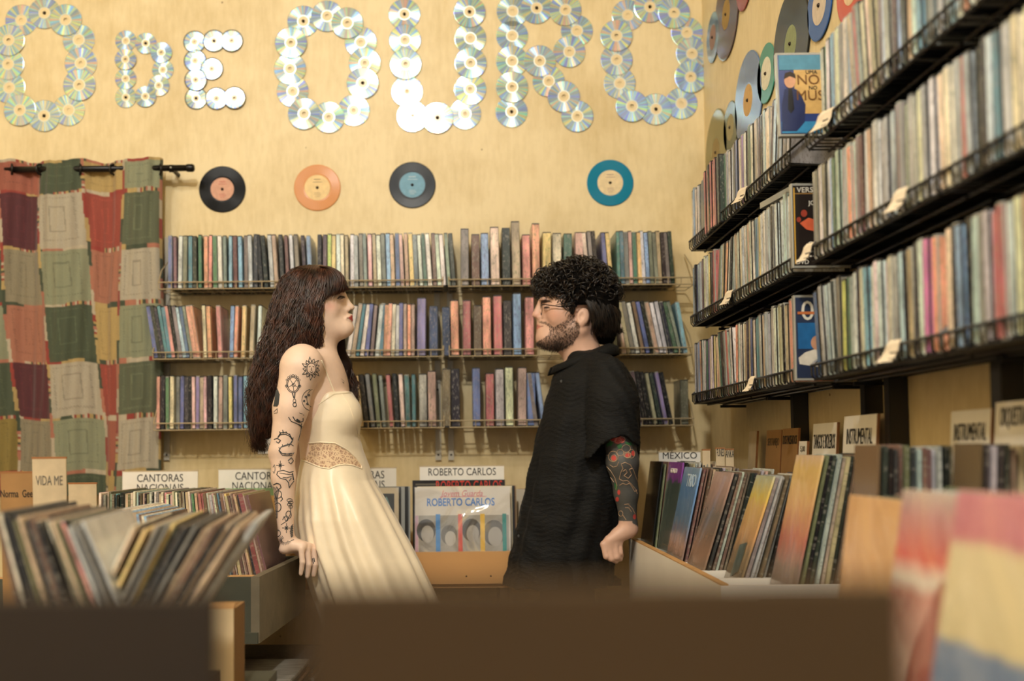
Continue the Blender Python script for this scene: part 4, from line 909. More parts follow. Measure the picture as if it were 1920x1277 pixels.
# near right bin box
nr = empty('record_bin', (.68, 1.2, H - .50))
for nm, lo, hi in (('front_panel', (.40, .72, H - .5), (.418, 1.6, H - .3)), ('floor_panel', (.418, .72, H - .41), (.92, 1.95, H - .392)), ('end_panel', (.418, .72, H - .5), (.92, .735, H - .3)), ('end_panel', (.58, 1.93, H - .5), (.92, 1.945, H - .29))):
    MB().box(Vector(lo) - nr.location, Vector(hi) - nr.location).build(nm, M_DARKW, nr)
for xx in (.43, .89):
    for yy in (.75, 1.55): MB().box(Vector((xx - .02, yy - .02, 0)) - nr.location, Vector((xx + .02, yy + .02, H - .41)) - nr.location).build('leg', M_DARKW, nr)
tag(nr, 'dark wooden record bin at the right front, blurred', 'bin')
base = MB().box((-.12, -.22, 0), (.1, .21, .074)).build('record_riser', M_DARKW, None, (.80, 1.72, H - .391)); tag(base, 'dark riser block under the worn brown records', 'block')
for q, (x_, y_, hh) in enumerate(((.66, 1.42, .005), (.63, 1.155, .025), (.56, .88, .035))):
    tag(MB().box((-.13, -.115, 0), (.16, .12, hh)).build('record_riser', M_DARKW, None, (x_ - .02, y_, H - .3915)), f'thin board under the {["orange", "white and red", "blue and cream"][q]} cover stack', 'board', 'boards in the near right bin')

# cards standing against the right wall
def rcard(px0, px1, ptop, X, m, label, s_=None, size=.03, zt=.05, ink=None, sx_=.8, hh=None):
    y1, y0 = YatX(px0, X), YatX(px1, X); z = PX((px0 + px1) / 2, ptop, X).z; w = abs(y1 - y0); hh = hh or (z - (H - .27))
    o = MB().box((-w / 2, -.002, 0), (w / 2, .002, hh)).build('sign_card', m, None, (X, (y0 + y1) / 2, z - hh), (R(-4), 0, R(-90)))
    MB().box((w / 2 - .001, -.0022, 0), (w / 2 + .002, .0035, hh)).build('side_edge', M_BDR, o)
    if s_: link('lettering', text_mesh(s_, size, ink or M_INK), o, (0, -.0026, hh - zt), (R(90), 0, 0), (sx_ * w / (.6 * size * len(s_)), 1, 1))
    tag(o, label, 'sign', 'handwritten cards by the right wall')
XC = .868
rcard(1392, 1406, 808, XC, M_CARDO, 'narrow pale card, farthest along the right wall')
rcard(1424, 1451, 806, XC, M_CARDB, 'brown card with two faint words by the right wall', 'SERTANEJO', .03, .035, M_BROWN_INK, .8)
rcard(1453, 1482, 803, XC, M_CARDB, 'brown card lettered DOS PASSADOS by the right wall', 'DOS PASSADOS', .034, .032, M_INK, .9)
rcard(1484, 1499, 827, XC - .02, M_CARDP, 'tiny white tag card between the brown card and white card', '5,00', .02, .02, M_FADED_INK, .8)
rcard(1509, 1553, 793, XC - .01, M_CARDP, 'white card lettered TANGOS E BOLEROS', 'TANGOS E BOLEROS', .05, .046, M_INK, .92)
rcard(1565, 1626, 778, XC - .01, M_CARDP, 'white card lettered INSTRUMENTAL, the farther of the two', 'INSTRUMENTAL', .05, .048, M_INK, .78)
rcard(1622, 1652, 775, XC + .015, M_CARDO, 'aged card with a dark window behind the farther INSTRUMENTAL card')
rcard(1762, 1836, 768, XC - .002, M_CARDP, 'aged card lettered INSTRUMENTAL, the nearer of the two', 'INSTRUMENTAL', .044, .040, M_INK, .8)
rcard(1843, 1916, 751, XC - .002, M_CARDP, 'aged card lettered ORQUESTRAS at the right edge', 'ORQUESTRAS', .044, .026, M_INK, .7)
for a, b, t, s_, lab, m in ((1235, 1313, 847, 'MÉXICO', 'white card reading MÉXICO above the black cover', M_CARDP), (1317, 1331, 843, '', 'small blank tab card behind the blue cover', M_CARDO), (1342, 1358, 840, 'FUNES', 'small lettered tab card, middle of the three tabs', M_CARDO), (1360, 1375, 842, 'ANKA', 'small lettered tab card, rightmost of the three tabs', M_CARDO)):
    yy = 3.2 if a == 1235 else 2.775
    p0, p1 = P(a, t, yy), P(b, t, yy); w = p1.x - p0.x
    card(p0.x, p1.x, p0.z, yy, .30 if a != 1235 else .34, m, lab, [(s_, .03, M_INK, 0, .014, min(1, w / (.02 * max(1, len(s_)))))] if s_ else [])

# ------------------------------------------------------------------ foreground boxes, close to the lens
M_FG = mat('brown_board', (60, 42, 14), .75, noise=.10, nscale=5)
M_FGD = mat('dark_board', (36, 25, 12), .7, noise=.15, nscale=5)
def fgbox(px0, px1, py, y, depth, m, label, name):
    x0, x1, z = P(px0, py, y).x, P(px1, py, y).x, P((px0 + px1) / 2, py, y).z
    r_ = empty(name, ((x0 + x1) / 2, y + depth / 2, 0)); w = (x1 - x0) / 2; d = depth / 2
    for nm, lo, hi in (('near_panel', (-w, -d, 0), (w, -d + .012, z)), ('far_panel', (-w, d - .012, 0), (w, d, z - .10)), ('side_panel', (-w, -d + .012, 0), (-w + .012, d - .012, z - .10)), ('side_panel', (w - .012, -d + .012, 0), (w, d - .012, z - .10)), ('shelf_panel', (-w + .012, -d + .012, z - .34), (w - .012, d - .012, z - .325))):
        MB().box(lo, hi).build(nm, m, r_)
    tag(r_, label, 'bin')
fgbox(566, 1700, 1098, .36, .14, M_FG, 'blurred brown wooden browser closest to the lens', 'wooden_browser')
fgbox(-60, 405, 1120, .50, .14, M_FGD, 'blurred dark brown browser at the lower left', 'wooden_browser')
# ------------------------------------------------------------------ implicit surfaces for bodies and clothes
class Field:
    def __init__(s, lo, hi, h):
        s.lo = np.array(lo, float); s.h = h; s.n = np.ceil((np.array(hi) - s.lo) / h).astype(int) + 1
        s.f = np.full(s.n, .2, np.float32); s.ax = [s.lo[i] + h * np.arange(s.n[i]) for i in range(3)]
    def win(s, lo, hi):
        a = np.clip(np.floor((np.array(lo) - s.lo) / s.h).astype(int), 0, s.n - 1); b = np.clip(np.ceil((np.array(hi) - s.lo) / s.h).astype(int) + 1, 1, s.n)
        sl = tuple(slice(a[i], b[i]) for i in range(3))
        return sl, s.ax[0][sl[0]][:, None, None], s.ax[1][sl[1]][None, :, None], s.ax[2][sl[2]][None, None, :]
    def mix(s, sl, d, k, op):
        g = s.f[sl]; d = d.astype(np.float32)
        if op == 'sub':
            if k <= 0: s.f[sl] = np.maximum(g, -d); return
            h_ = np.clip(.5 - .5 * (g + d) / k, 0, 1); s.f[sl] = g * (1 - h_) - d * h_ + k * h_ * (1 - h_); return
        if k <= 0: s.f[sl] = np.minimum(g, d); return
        h_ = np.clip(.5 + .5 * (d - g) / k, 0, 1); s.f[sl] = d * (1 - h_) + g * h_ - k * h_ * (1 - h_)
    def cap(s, a, b, ra, rb, k=.01, op='add'):
        a, b = np.array(a, float), np.array(b, float); m = max(ra, rb) + k + 4 * s.h + .01
        sl, X, Y, Z = s.win(np.minimum(a, b) - m, np.maximum(a, b) + m); ba = b - a; L = max(1e-9, ba @ ba)
        t = np.clip(((X - a[0]) * ba[0] + (Y - a[1]) * ba[1] + (Z - a[2]) * ba[2]) / L, 0, 1)
        d = np.sqrt((X - a[0] - t * ba[0]) ** 2 + (Y - a[1] - t * ba[1]) ** 2 + (Z - a[2] - t * ba[2]) ** 2) - (ra + (rb - ra) * t)
        s.mix(sl, d, k, op)
    def chain(s, pts, rs, k=.01):
        for i in range(len(pts) - 1): s.cap(pts[i], pts[i + 1], rs[i], rs[i + 1], k)
    def ell(s, c, r, k=.01, rot=0, op='add'):
        c, r = np.array(c, float), np.array(r, float); m = max(r) + k + 4 * s.h + .01
        sl, X, Y, Z = s.win(c - m, c + m); x, y, z = X - c[0], Y - c[1], Z - c[2]
        if rot: ca, sa = math.cos(R(rot)), math.sin(R(rot)); x, z = x * ca + z * sa, -x * sa + z * ca
        k0 = np.sqrt((x / r[0]) ** 2 + (y / r[1]) ** 2 + (z / r[2]) ** 2); k1 = np.sqrt((x / r[0] ** 2) ** 2 + (y / r[1] ** 2) ** 2 + (z / r[2] ** 2) ** 2) + 1e-9
        s.mix(sl, k0 * (k0 - 1) / k1, k, op)
    def loft(s, zs, xc, rx, yc, ry, k=.02, fold=None, power=2.0):
        zs = np.array(zs); o = np.argsort(zs); g = lambda v: np.interp(s.ax[2], zs[o], (np.array(v) * np.ones(len(zs)))[o])[None, None, :]
        X, Y, Z = s.ax[0][:, None, None], s.ax[1][None, :, None], s.ax[2][None, None, :]
        XC, RX, YC, RY = g(xc), g(rx), g(yc), g(ry)
        u, v = (X - XC) / RX, (Y - YC) / RY
        rho = (np.abs(u) ** power + np.abs(v) ** power) ** (1 / power)
        if fold is not None: rho = rho - fold(np.arctan2(v, u), Z)
        d = (rho - 1) * np.minimum(RX, RY)
        d = np.maximum(d, np.maximum(Z - zs.max(), zs.min() - Z))
        s.mix((slice(None),) * 3, d, k, 'add')
    def clip(s, fn):           # keep where fn <= 0
        X, Y, Z = s.ax[0][:, None, None], s.ax[1][None, :, None], s.ax[2][None, None, :]
        s.f = np.maximum(s.f, (fn(X, Y, Z) + 0 * s.f).astype(np.float32))
    def noise(s, amp, fn):
        X, Y, Z = s.ax[0][:, None, None], s.ax[1][None, :, None], s.ax[2][None, None, :]
        s.f = s.f + (amp * fn(X, Y, Z)).astype(np.float32)
    def extract(s):
        f = s.f; ins = f < 0
        cnt = np.zeros(np.array(f.shape) - 1, np.int8)
        for dx in (0, 1):
            for dy in (0, 1):
                for dz in (0, 1): cnt += ins[dx:f.shape[0] - 1 + dx, dy:f.shape[1] - 1 + dy, dz:f.shape[2] - 1 + dz]
        cells = np.argwhere((cnt > 0) & (cnt < 8)); N = len(cells)
        ids = np.full(cnt.shape, -1, np.int32); ids[tuple(cells.T)] = np.arange(N)
        acc = np.zeros((N, 3)); w = np.zeros(N)
        cor = [np.array(c) for c in ((0,0,0),(1,0,0),(0,1,0),(1,1,0),(0,0,1),(1,0,1),(0,1,1),(1,1,1))]
        val = [f[tuple((cells + c).T)] for c in cor]
        for a, b in ((0,1),(2,3),(4,5),(6,7),(0,2),(1,3),(4,6),(5,7),(0,4),(1,5),(2,6),(3,7)):
            va, vb = val[a], val[b]; m = (va < 0) != (vb < 0); t = va[m] / (va[m] - vb[m])
            acc[m] += cor[a] + t[:, None] * (cor[b] - cor[a]); w[m] += 1
        V = s.lo + (cells + acc / w[:, None]) * s.h
        F = []
        for ax in range(3):
            sa = [slice(None)] * 3; sb = [slice(None)] * 3; sa[ax] = slice(0, -1); sb[ax] = slice(1, None)
            A, B = ins[tuple(sa)], ins[tuple(sb)]
            e = np.argwhere(A != B); u, v = (ax + 1) % 3, (ax + 2) % 3
            e = e[(e[:, u] > 0) & (e[:, v] > 0) & (e[:, u] < f.shape[u] - 1) & (e[:, v] < f.shape[v] - 1)]
            up = A[tuple(e.T)]
            def cid(du, dv):
                q = e.copy(); q[:, u] += du; q[:, v] += dv; return ids[tuple(q.T)]
            q = np.stack([cid(-1, -1), cid(0, -1), cid(0, 0), cid(-1, 0)], 1); q[~up] = q[~up][:, ::-1]
            F.append(q)
        return V, np.concatenate(F)
def mesh_np(name, V, F, mats, col=None, mi=None, smooth=True):
    me = bpy.data.meshes.new(name); me.vertices.add(len(V)); me.vertices.foreach_set('co', np.asarray(V, np.float32).ravel())
    me.loops.add(F.size); me.loops.foreach_set('vertex_index', F.ravel().astype(np.int32)); me.polygons.add(len(F))
    me.polygons.foreach_set('loop_start', np.arange(0, F.size, F.shape[1], dtype=np.int32))
    for m in (mats if isinstance(mats, (list, tuple)) else [mats]): me.materials.append(m)
    if mi is not None: me.polygons.foreach_set('material_index', np.asarray(mi, np.int32))
    if smooth: me.polygons.foreach_set('use_smooth', np.ones(len(F), bool))
    me.update(); me.validate()
    if col is not None:
        ca = me.color_attributes.new('Col', 'FLOAT_COLOR', 'POINT'); c4 = np.ones((len(V), 4), np.float32); c4[:, :3] = col; ca.data.foreach_set('color', c4.ravel())
    return me
CRI = np.array(CR.inverted())
def proj(V):
    d = (np.asarray(V) - np.array([0, 0, H])) @ CRI.T
    return np.stack([CX + FPX * d[:, 0] / -d[:, 2], CY - FPX * d[:, 1] / -d[:, 2]], 1)
def inpoly(p, poly):
    x, y = p[:, 0], p[:, 1]; r = np.zeros(len(p), bool); n = len(poly)
    for i in range(n):
        (x1, y1), (x2, y2) = poly[i], poly[(i + 1) % n]
        if y1 == y2: continue
        c = ((y1 > y) != (y2 > y)) & (x < (x2 - x1) * (y - y1) / (y2 - y1) + x1); r ^= c
    return r
class Skin:                    # lays strokes and patches of ink on a finished body surface
    def __init__(s, V, F): s.t = BVHTree.FromPolygons([tuple(v) for v in V], [tuple(int(i) for i in f) for f in F])
    def hit(s, px, py, off=.0005):
        h = s.t.ray_cast(Vector((0, 0, H)), ray(px, py).normalized())
        return (h[0] + h[1] * off) if h[0] else None
    def stroke(s, mb, pts, r=.0008, off=.0003, step=2.0):
        run = []; L = []
        for i in range(len(pts) - 1):
            a, b = pts[i], pts[i + 1]; n = max(1, int(math.hypot(b[0] - a[0], b[1] - a[1]) / step))
            L += [(a[0] + (b[0] - a[0]) * k / n, a[1] + (b[1] - a[1]) * k / n) for k in range(n)]
        L.append(pts[-1])
        for q in L:
            h = s.hit(*q, off)
            if h is None or (run and (h - run[-1]).length > .03):
                if len(run) > 1: mb.tube(run, r, 4)
                run = []
                if h is None: continue
            run.append(h)
        if len(run) > 1: mb.tube(run, r, 4)
    def fill(s, mb, pts, off=.0006):
        cx_ = sum(p[0] for p in pts) / len(pts); cy_ = sum(p[1] for p in pts) / len(pts)
        rings = [[s.hit(cx_ + (p[0] - cx_) * f, cy_ + (p[1] - cy_) * f, off) for p in pts] for f in (.5, 1)]
        c0 = s.hit(cx_, cy_, off)
        if c0 is None or any(q is None for r_ in rings for q in r_): return
        n = len(pts); vs = [c0] + rings[0] + rings[1]
        if max((v - c0).length for v in vs) > .06: return
        mb.add(vs, [(0, 1 + i, 1 + (i + 1) % n) for i in range(n)] + [(1 + i, 1 + n + i, 1 + n + (i + 1) % n, 1 + (i + 1) % n) for i in range(n)])
def circ(cx_, cy_, rx, ry=None, n=20, a0=0, a1=360): ry = ry or rx; return [(cx_ + rx * math.cos(R(a0 + (a1 - a0) * i / n)), cy_ + ry * math.sin(R(a0 + (a1 - a0) * i / n))) for i in range(n + 1)]
def catmull(pts, n):
    pts = [np.array(p, float) for p in pts]; q = [2 * pts[0] - pts[1]] + pts + [2 * pts[-1] - pts[-2]]; out = []; m = len(pts) - 1
    for i in range(n):
        t = i / (n - 1) * m; k = min(int(t), m - 1); u = t - k; a, b, c, d = q[k:k + 4]
        out.append(.5 * ((2 * b) + (-a + c) * u + (2 * a - 5 * b + 4 * c - d) * u * u + (-a + 3 * b - 3 * c + d) * u ** 3))
    return np.array(out)
def strands(mb, guides, n, W_, jit_px=3, jit_y=.008, amp=.006, freq=3, r=.002, seg=16, rs=None, sides=4, grow=1.0):
    rs = rs or random.Random(1)
    for _ in range(n):
        u = rs.random() * (len(guides) - 1); k = min(int(u), len(guides) - 2); f = u - k
        g = [[a + (b - a) * f for a, b in zip(p, q)] for p, q in zip(guides[k], guides[k + 1])]
        jx, jy, jz = rs.gauss(0, jit_px), rs.gauss(0, jit_px * .6), rs.gauss(0, jit_y)
        pw = [W_(p[0] + jx * (.3 + .7 * i / (len(g) - 1)), p[1] + jy * (.2 + .8 * i / (len(g) - 1)), p[2] + jz * (.4 + .6 * i / (len(g) - 1))) for i, p in enumerate(g)]
        c = catmull(pw, seg); ph, ph2 = 4.2 * u + rs.gauss(0, .8), 2.6 * u + rs.gauss(0, .9); fr = freq * rs.uniform(.92, 1.1)
        t = np.linspace(0, 1, seg); A = amp * (t ** grow) * rs.uniform(.6, 1.3)
        c[:, 0] += A * np.sin(2 * math.pi * fr * t + ph); c[:, 1] += .8 * A * np.cos(2 * math.pi * fr * t + ph2); c[:, 2] += .3 * A * np.sin(2 * math.pi * fr * t + ph2)
        R_ = r * rs.uniform(.6, 1.3); mb.tube([Vector(p) for p in c], [R_ * (1 - .75 * max(0, (q - .6) / .4)) * min(1, .5 + q * 4) for q in t], sides)
def hair_material(name, rgb, rgb2, rough=.35):
    m = bpy.data.materials.new(name); m.use_nodes = True; t = m.node_tree; b = t.nodes['Principled BSDF']
    tc = nn(t, 'ShaderNodeTexCoord'); nz = nn(t, 'ShaderNodeTexNoise'); nz.inputs['Scale'].default_value = 40; t.links.new(tc.outputs['Object'], nz.inputs['Vector'])
    rp = nn(t, 'ShaderNodeValToRGB'); rp.color_ramp.elements[0].color = (*lin(rgb), 1); rp.color_ramp.elements[1].color = (*lin(rgb2), 1); rp.color_ramp.elements[0].position = .35; rp.color_ramp.elements[1].position = .7
    t.links.new(nz.outputs['Fac'], rp.inputs['Fac']); t.links.new(rp.outputs['Color'], b.inputs['Base Color'])
    b.inputs['Roughness'].default_value = rough; b.inputs['Specular IOR Level'].default_value = .6
    return m
def skin_material(name):
    m = mat(name, attr='Col', rough=.48, sss=.0, bump=.05, bscale=500, noise=.03, nscale=60); return m
M_SKIN = skin_material('skin')
M_EYEW = mat('eye_white', (206, 196, 188), .2); M_IRIS = mat('dark_iris', (38, 26, 20), .15)
M_TATTOO = mat('tattoo_ink', (64, 68, 70), .6)
def blend(C, mask, rgb, a=1.0): C[mask] = C[mask] * (1 - a) + np.array(lin(rgb)) * a
def soft(C, w, rgb): w = np.clip(w, 0, 1)[:, None]; C[:] = C * (1 - w) + np.array(lin(rgb)) * w

# ================================================================== the woman
WY = 3.02
w = lambda px, py, dy=0.0: np.array(P(px, py, WY + dy))
def woman():
    f = Field((P(478, 800, WY).x, WY - .27, 0.02), (P(880, 800, WY).x, WY + .25, P(600, 488, WY).z), .0032)
    # head
    f.ell(w(589, 561), (.092, .076, .100), .0)
    f.ell(w(621, 590), (.0520, .034, .064), .020)
    for s in (-1, 1):
        f.ell(w(610, 582, s * .044), (.036, .024, .038), .03)
        f.cap(w(588, 604, s * .052), w(642, 619, s * .014), .020, .017, .03)
        f.ell(w(640, 549, s * .024), (.011, .022, .008), .012)
    f.ell(w(649.5, 616), (.022, .024, .0195), .016)
    f.cap(w(632, 611), w(600, 620), .030, .038, .03)
    for s in (-1, 1): f.ell(w(655, 558, s * .034), (.014, .014, .010), .012, op='sub')
    f.cap(w(644, 553), w(655.5, 573), .0072, .0088, .010)
    f.ell(w(658.5, 576.5), (.0108, .0100, .0088), .006)
    for s in (-1, 1): f.ell(w(651.5, 580, s * .0115), (.0095, .0058, .0075), .006)
    for s in (-1, 1):
        f.chain([w(648.5, 596.5, s * .023), w(654, 593.5, s * .012), w(656.8, 592.6, 0)], [.0035, .0055, .0062], .006)
        f.chain([w(648.5, 597, s * .023), w(654, 599.2, s * .012), w(656.8, 600, 0)], [.0035, .006, .0068], .006)
        f.ell(w(639, 557.5, s * .032), (.0145, .0135, .0125), .004)
    for s in (-1, 1): f.chain([w(648, 596.7, s * .026), w(658, 596.2, s * .012), w(663, 596.4, 0)], [.0008, .0014, .0018], .002) if False else None
    # neck and trunk
    f.cap(w(603, 614), w(588, 684), .050, .056, .03)
    for s in (-1, 1):
        f.cap(w(592, 688, s * .03), w(572, 686, s * .135), .042, .046, .03)
        f.cap(w(612, 690, s * .02), w(588, 678, s * .13), .012, .010, .02)
    f.ell(w(602, 745), (.086, .132, .150), .04)
    for s in (-1, 1): f.ell(w(641, 776, s * .062), (.052, .056, .058), .03)
    f.ell(w(618, 850), (.088, .112, .13), .05); f.ell(w(622, 935), (.085, .108, .12), .05)
    for s in (-1, 1):
        f.chain([w(632, 960, s * .06), w(735, 1210, s * .075), w(800, 1430, s * .07)], [.066, .05, .035], .03)
        f.cap(w(800, 1458, s * .07), w(850, 1468, s * .075), .03, .025, .02)
    # near arm
    a = -.165
    f.ell(w(566, 684, a + .004), (.058, .054, .060), .03)
    f.chain([w(561, 694, a), w(545, 765, a - .004), w(531.5, 838, a - .006)], [.0535, .0475, .0375], .02)
    f.chain([w(530, 850, a - .006), w(531.5, 895, a - .006), w(536.5, 1006, a - .002)], [.0360, .0325, .0215], .015)
    f.ell(w(516, 852, a), (.017, .02, .024), .015)
    # hand, palm over the crate edge and fingers folded down the outside
    hd = a + .004
    f.cap(w(537, 1006, hd), w(544, 1020, hd), .0215, .020, .012)
    f.cap(w(541, 1023, hd - .008), w(566, 1025, hd - .012), .0185, .0155, .012)
    f.cap(w(545, 1020, hd + .014), w(588, 1029, hd + .026), .0175, .0135, .012)
    f.cap(w(552, 1022, hd + .004), w(577, 1027, hd + .008), .0175, .0140, .012)
    f.ell(w(534, 1030, hd - .002), (.017, .022, .014), .012)
    K = [((565, 1029, -.022), (567, 1054, -.024), (564, 1076, -.018)), ((576, 1030, -.004), (579, 1058, -.006), (576, 1081, -.002)), ((587, 1031, .014), (590.5, 1058, .012), (588, 1078, .014)), ((594.5, 1033, .034), (597.5, 1054, .034), (597, 1070, .036))]
    for q, (b0, b1, b2) in enumerate(K):
        r0 = (.0082, .0090, .0094, .0092)[q]
        f.chain([w(b0[0], b0[1], hd + b0[2]), w(b1[0], b1[1], hd + b1[2]), w(b2[0], b2[1], hd + b2[2])], [r0 * 1.1, r0 * .95, r0 * .74], .0035)
    f.chain([w(548, 1026, hd + .032), w(570, 1044, hd + .056), w(584, 1056, hd + .054)], [.0115, .0098, .0078], .006)
    # far arm, behind the body
    f.chain([w(578, 690, .155), w(560, 850, .16), w(580, 1000, .12)], [.048, .037, .023], .02); f.ell(w(586, 1022, .115), (.024, .02, .032), .012)
    V, F = f.extract(); pj = proj(V); py, px = pj[:, 1], pj[:, 0]; dy = V[:, 1] - WY
    C = np.tile(np.array(lin((232, 204, 184))), (len(V), 1))
    head = (py < 640) & (px > 560)
    soft(C, .40 * np.exp(-(((px - 617) / 15) ** 2 + ((py - 574) / 11) ** 2)) * (dy < .02) * head, (206, 110, 100))
    lipd = np.full(len(V), 9.)
    for s in (-1, 1):
        for A, B in (((648.5, 596.5, .023), (657, 592.8, .0)), ((648.5, 597, .023), (657, 600.2, .0))):
            p0, p1 = w(A[0], A[1], s * A[2]), w(B[0], B[1], s * B[2]); ba = p1 - p0; t = np.clip(((V - p0) @ ba) / (ba @ ba), 0, 1); lipd = np.minimum(lipd, np.linalg.norm(V - p0 - t[:, None] * ba, axis=1))
    tt = np.abs(dy) / .026; lz = 1.2 * (6.6 * (1 - np.clip(tt, 0, 1) ** 1.8) - np.abs(py - 596.6)); soft(C, np.clip(lz, 0, 1) * head * (px > 646) * (tt < 1), (176, 66, 62)); soft(C, (1.1 - np.abs(py - 596.6)) * .8 * head * (px > 645) * (tt < 1.02), (96, 34, 34))
    for s in (-1, 1):
        q = V - w(653.5, 582.3, s * .010); soft(C, (1 - np.sqrt((q[:, 0] / .006) ** 2 + (q[:, 1] / .006) ** 2 + (q[:, 2] / .0035) ** 2)) * 2 * head, (120, 70, 58))
    for s in (-1, 1):
        e = w(641, 557.5, s * .036); q = V - e
        soft(C, (1.0 - np.sqrt((q[:, 0] / .013) ** 2 + (q[:, 1] / .022) ** 2 + (q[:, 2] / .0055) ** 2)) * 3 * head, (48, 32, 28))
        e = w(642, 552, s * .034); q = V - e
        soft(C, (1.0 - np.sqrt((q[:, 0] / .016) ** 2 + (q[:, 1] / .026) ** 2 + (q[:, 2] / .008) ** 2)) * .8 * head, (140, 92, 76))
        e = w(640, 546.5, s * .030); q = V - e
        soft(C, (1.0 - np.sqrt((q[:, 0] / .018) ** 2 + (q[:, 1] / .028) ** 2 + (q[:, 2] / .0045) ** 2)) * 3 * head, (86, 52, 38))
    root = empty('person', (P(800, 1470, WY).x, WY, 0)); off = np.array(root.location)
    sk = Skin(V, F)
    for nm_, pts_, r_, rgb_ in (('eyelashes', [(632.5, 560.2), (636, 557.6), (640, 556.6), (644.5, 557.4)], .0017, (26, 18, 16)), ('eyelashes', [(634, 560.5), (638, 560.6), (642.5, 559.6)], .0008, (40, 26, 22)), ('eyebrow', [(629.5, 552.5), (634, 548.6), (639, 546.6), (645, 547.6)], .0017, (92, 54, 38))):
        mb = MB(); sk.stroke(mb, pts_, r_, .0006)
        if mb.v: MB().add([tuple(np.array(v) - off) for v in mb.v], mb.f).build(nm_, mat(nm_ + '_hair', rgb_, .6), root)
    body = link('body', mesh_np('woman_body', V - off, F, M_SKIN, C), root); tag(body, 'pale skin with blackwork tattoos down the arm')
    # ---- tattoos
    cur = [MB()]; S = lambda pts, r=.0008: sk.stroke(cur[0], pts, r)
    def flush(nm_):
        if cur[0].v: MB().add([tuple(np.array(v) - off) for v in cur[0].v], cur[0].f).build(nm_, M_TATTOO, root)
        cur[0] = MB()
    S(circ(583.5, 691, 8.2, 10.5), .0011); S([(579, 688), (582, 687)]); S([(586, 687), (589, 688)]); S([(581, 697), (584, 698.5), (587, 697)], .0009); S([(584, 689), (583, 694), (585, 694)])
    for k in range(13):
        an = R(k * 360 / 13 + 8); c_, s_ = math.cos(an), math.sin(an); L = 19 if k % 2 else 15.5
        b0 = (583.5 + c_ * 9.4, 691 + s_ * 11.6); tip = (583.5 + c_ * L - s_ * 1.6, 691 + s_ * (L + 3) + c_ * 1.6); m1 = (583.5 + c_ * 13 - s_ * 2.6, 691 + s_ * 15 + c_ * 2.6); m2 = (583.5 + c_ * 13 + s_ * 2.2, 691 + s_ * 15 - c_ * 2.2)
        S([(b0[0] - s_ * 2.2, b0[1] + c_ * 2.2), m1, tip, m2, (b0[0] + s_ * 2.2, b0[1] - c_ * 2.2)], .0009); S([b0, m2, tip], .0012)
    flush('sun_tattoo')
    S(circ(549.5, 721, 10, 13.2), .0010); S(circ(549.5, 721, 12.2, 15.6), .0010)
    for k in range(7): S(circ(549.5 + 13 * math.cos(R(-150 + k * 20)), 721 + 17 * math.sin(R(-150 + k * 20)), 2.0, n=8), .0008)
    S([(549.5, 721), (544, 711)]); S([(549.5, 721), (556, 712)]); S([(549.5, 721), (541, 726)]); S([(549.5, 721), (551, 734)]); S([(549.5, 721), (558, 726)]); S(circ(550.5, 722, 3.2, n=8), .0008)
    S([(548, 737), (551, 747)], .0016); S([(553, 736), (552, 747)], .0016); S(circ(552, 752, 2.6, 4, n=10), .0010); S(circ(552.5, 758.5, 3.2, 4.2, n=12), .0014); S(circ(537, 724, 2, n=8), .0012); S(circ(562, 724, 2, n=8), .0012)
    flush('mirror_tattoo')
    S(circ(584, 750, 18, 20, 22, 105, 262), .0011); S(circ(588, 747, 13, 17, 18, 110, 258), .0010)
    for q in ((573, 744), (570, 752), (576, 757), (579, 741)): S(circ(*q, 1.5, n=8), .0014)
    flush('moon_tattoo')
    for q in range(6): S([(519.5 + q * .9, 726 + q * 2.5), (516 + q * 1.2, 748 + q * 2), (513.5 + q * 1.2, 762)], .0018)
    S([(514, 772), (520, 766), (520, 774), (514, 775)], .001)
    flush('portrait_tattoo')
    S([(541, 782), (546, 790), (556, 794), (563, 798), (566, 803)], .0013); S([(549, 781), (553, 788), (561, 792), (568, 790), (568, 784)], .0016); S([(556, 786), (562, 790)], .0028); S([(565, 794), (564, 806), (562, 815), (559, 826)], .0014); S([(560, 796), (566, 800)], .0024)
    flush('hand_tattoo')
    S([(561, 774), (564, 775.5), (567, 776)], .0008); S([(568, 778), (570, 778.5)], .0008)
    flush('script_tattoo')
    # coiled dragon
    for o_ in (0, 3.2): S([(521, 821 - o_ * .4), (526, 815 - o_), (535, 814 - o_), (543, 818 - o_), (548 + o_ * .4, 825), (544, 832 + o_ * .3), (534, 835 + o_ * .4), (527, 838 + o_ * .2), (524 - o_ * .4, 845), (529, 850 + o_), (538, 851 + o_), (548, 850 + o_)], .0013)
    for q in range(14):
        t_ = q / 13; P_ = catmull([(521, 820), (527, 813), (536, 812), (544, 816), (549, 825), (542, 834), (531, 836), (525, 843), (530, 852), (540, 853), (549, 852)], 14)[q]; S([tuple(P_), (P_[0] + 2.5 * math.cos(q), P_[1] - 3.6)], .0011)
    S([(514, 824), (520, 822), (526, 826), (522, 831), (518, 828)], .0016); S([(524, 809), (527, 816)], .0014); S([(530, 806), (531, 813)], .0012); S([(541, 838), (544, 832), (550, 836)], .0012); S([(540, 864), (546, 858), (550, 864), (545, 870), (541, 866)], .0014)
    flush('dragon_tattoo')
    def star(cx_, cy_, r_):
        for k in range(8):
            rr = r_ if k % 2 == 0 else r_ * .55; S([(cx_, cy_), (cx_ + rr * math.cos(R(45 * k + 90)), cy_ + rr * 1.15 * math.sin(R(45 * k + 90)))], .0010)
        S(circ(cx_, cy_, r_ * .22, n=8), .0013)
    star(525.5, 872.5, 7.5); flush('star_tattoo'); star(537, 990, 8)
    flush('star_tattoo')
    S([(512, 876), (515, 871), (516, 880), (514, 888), (512, 884)], .0011)
    flush('leaf_tattoo')
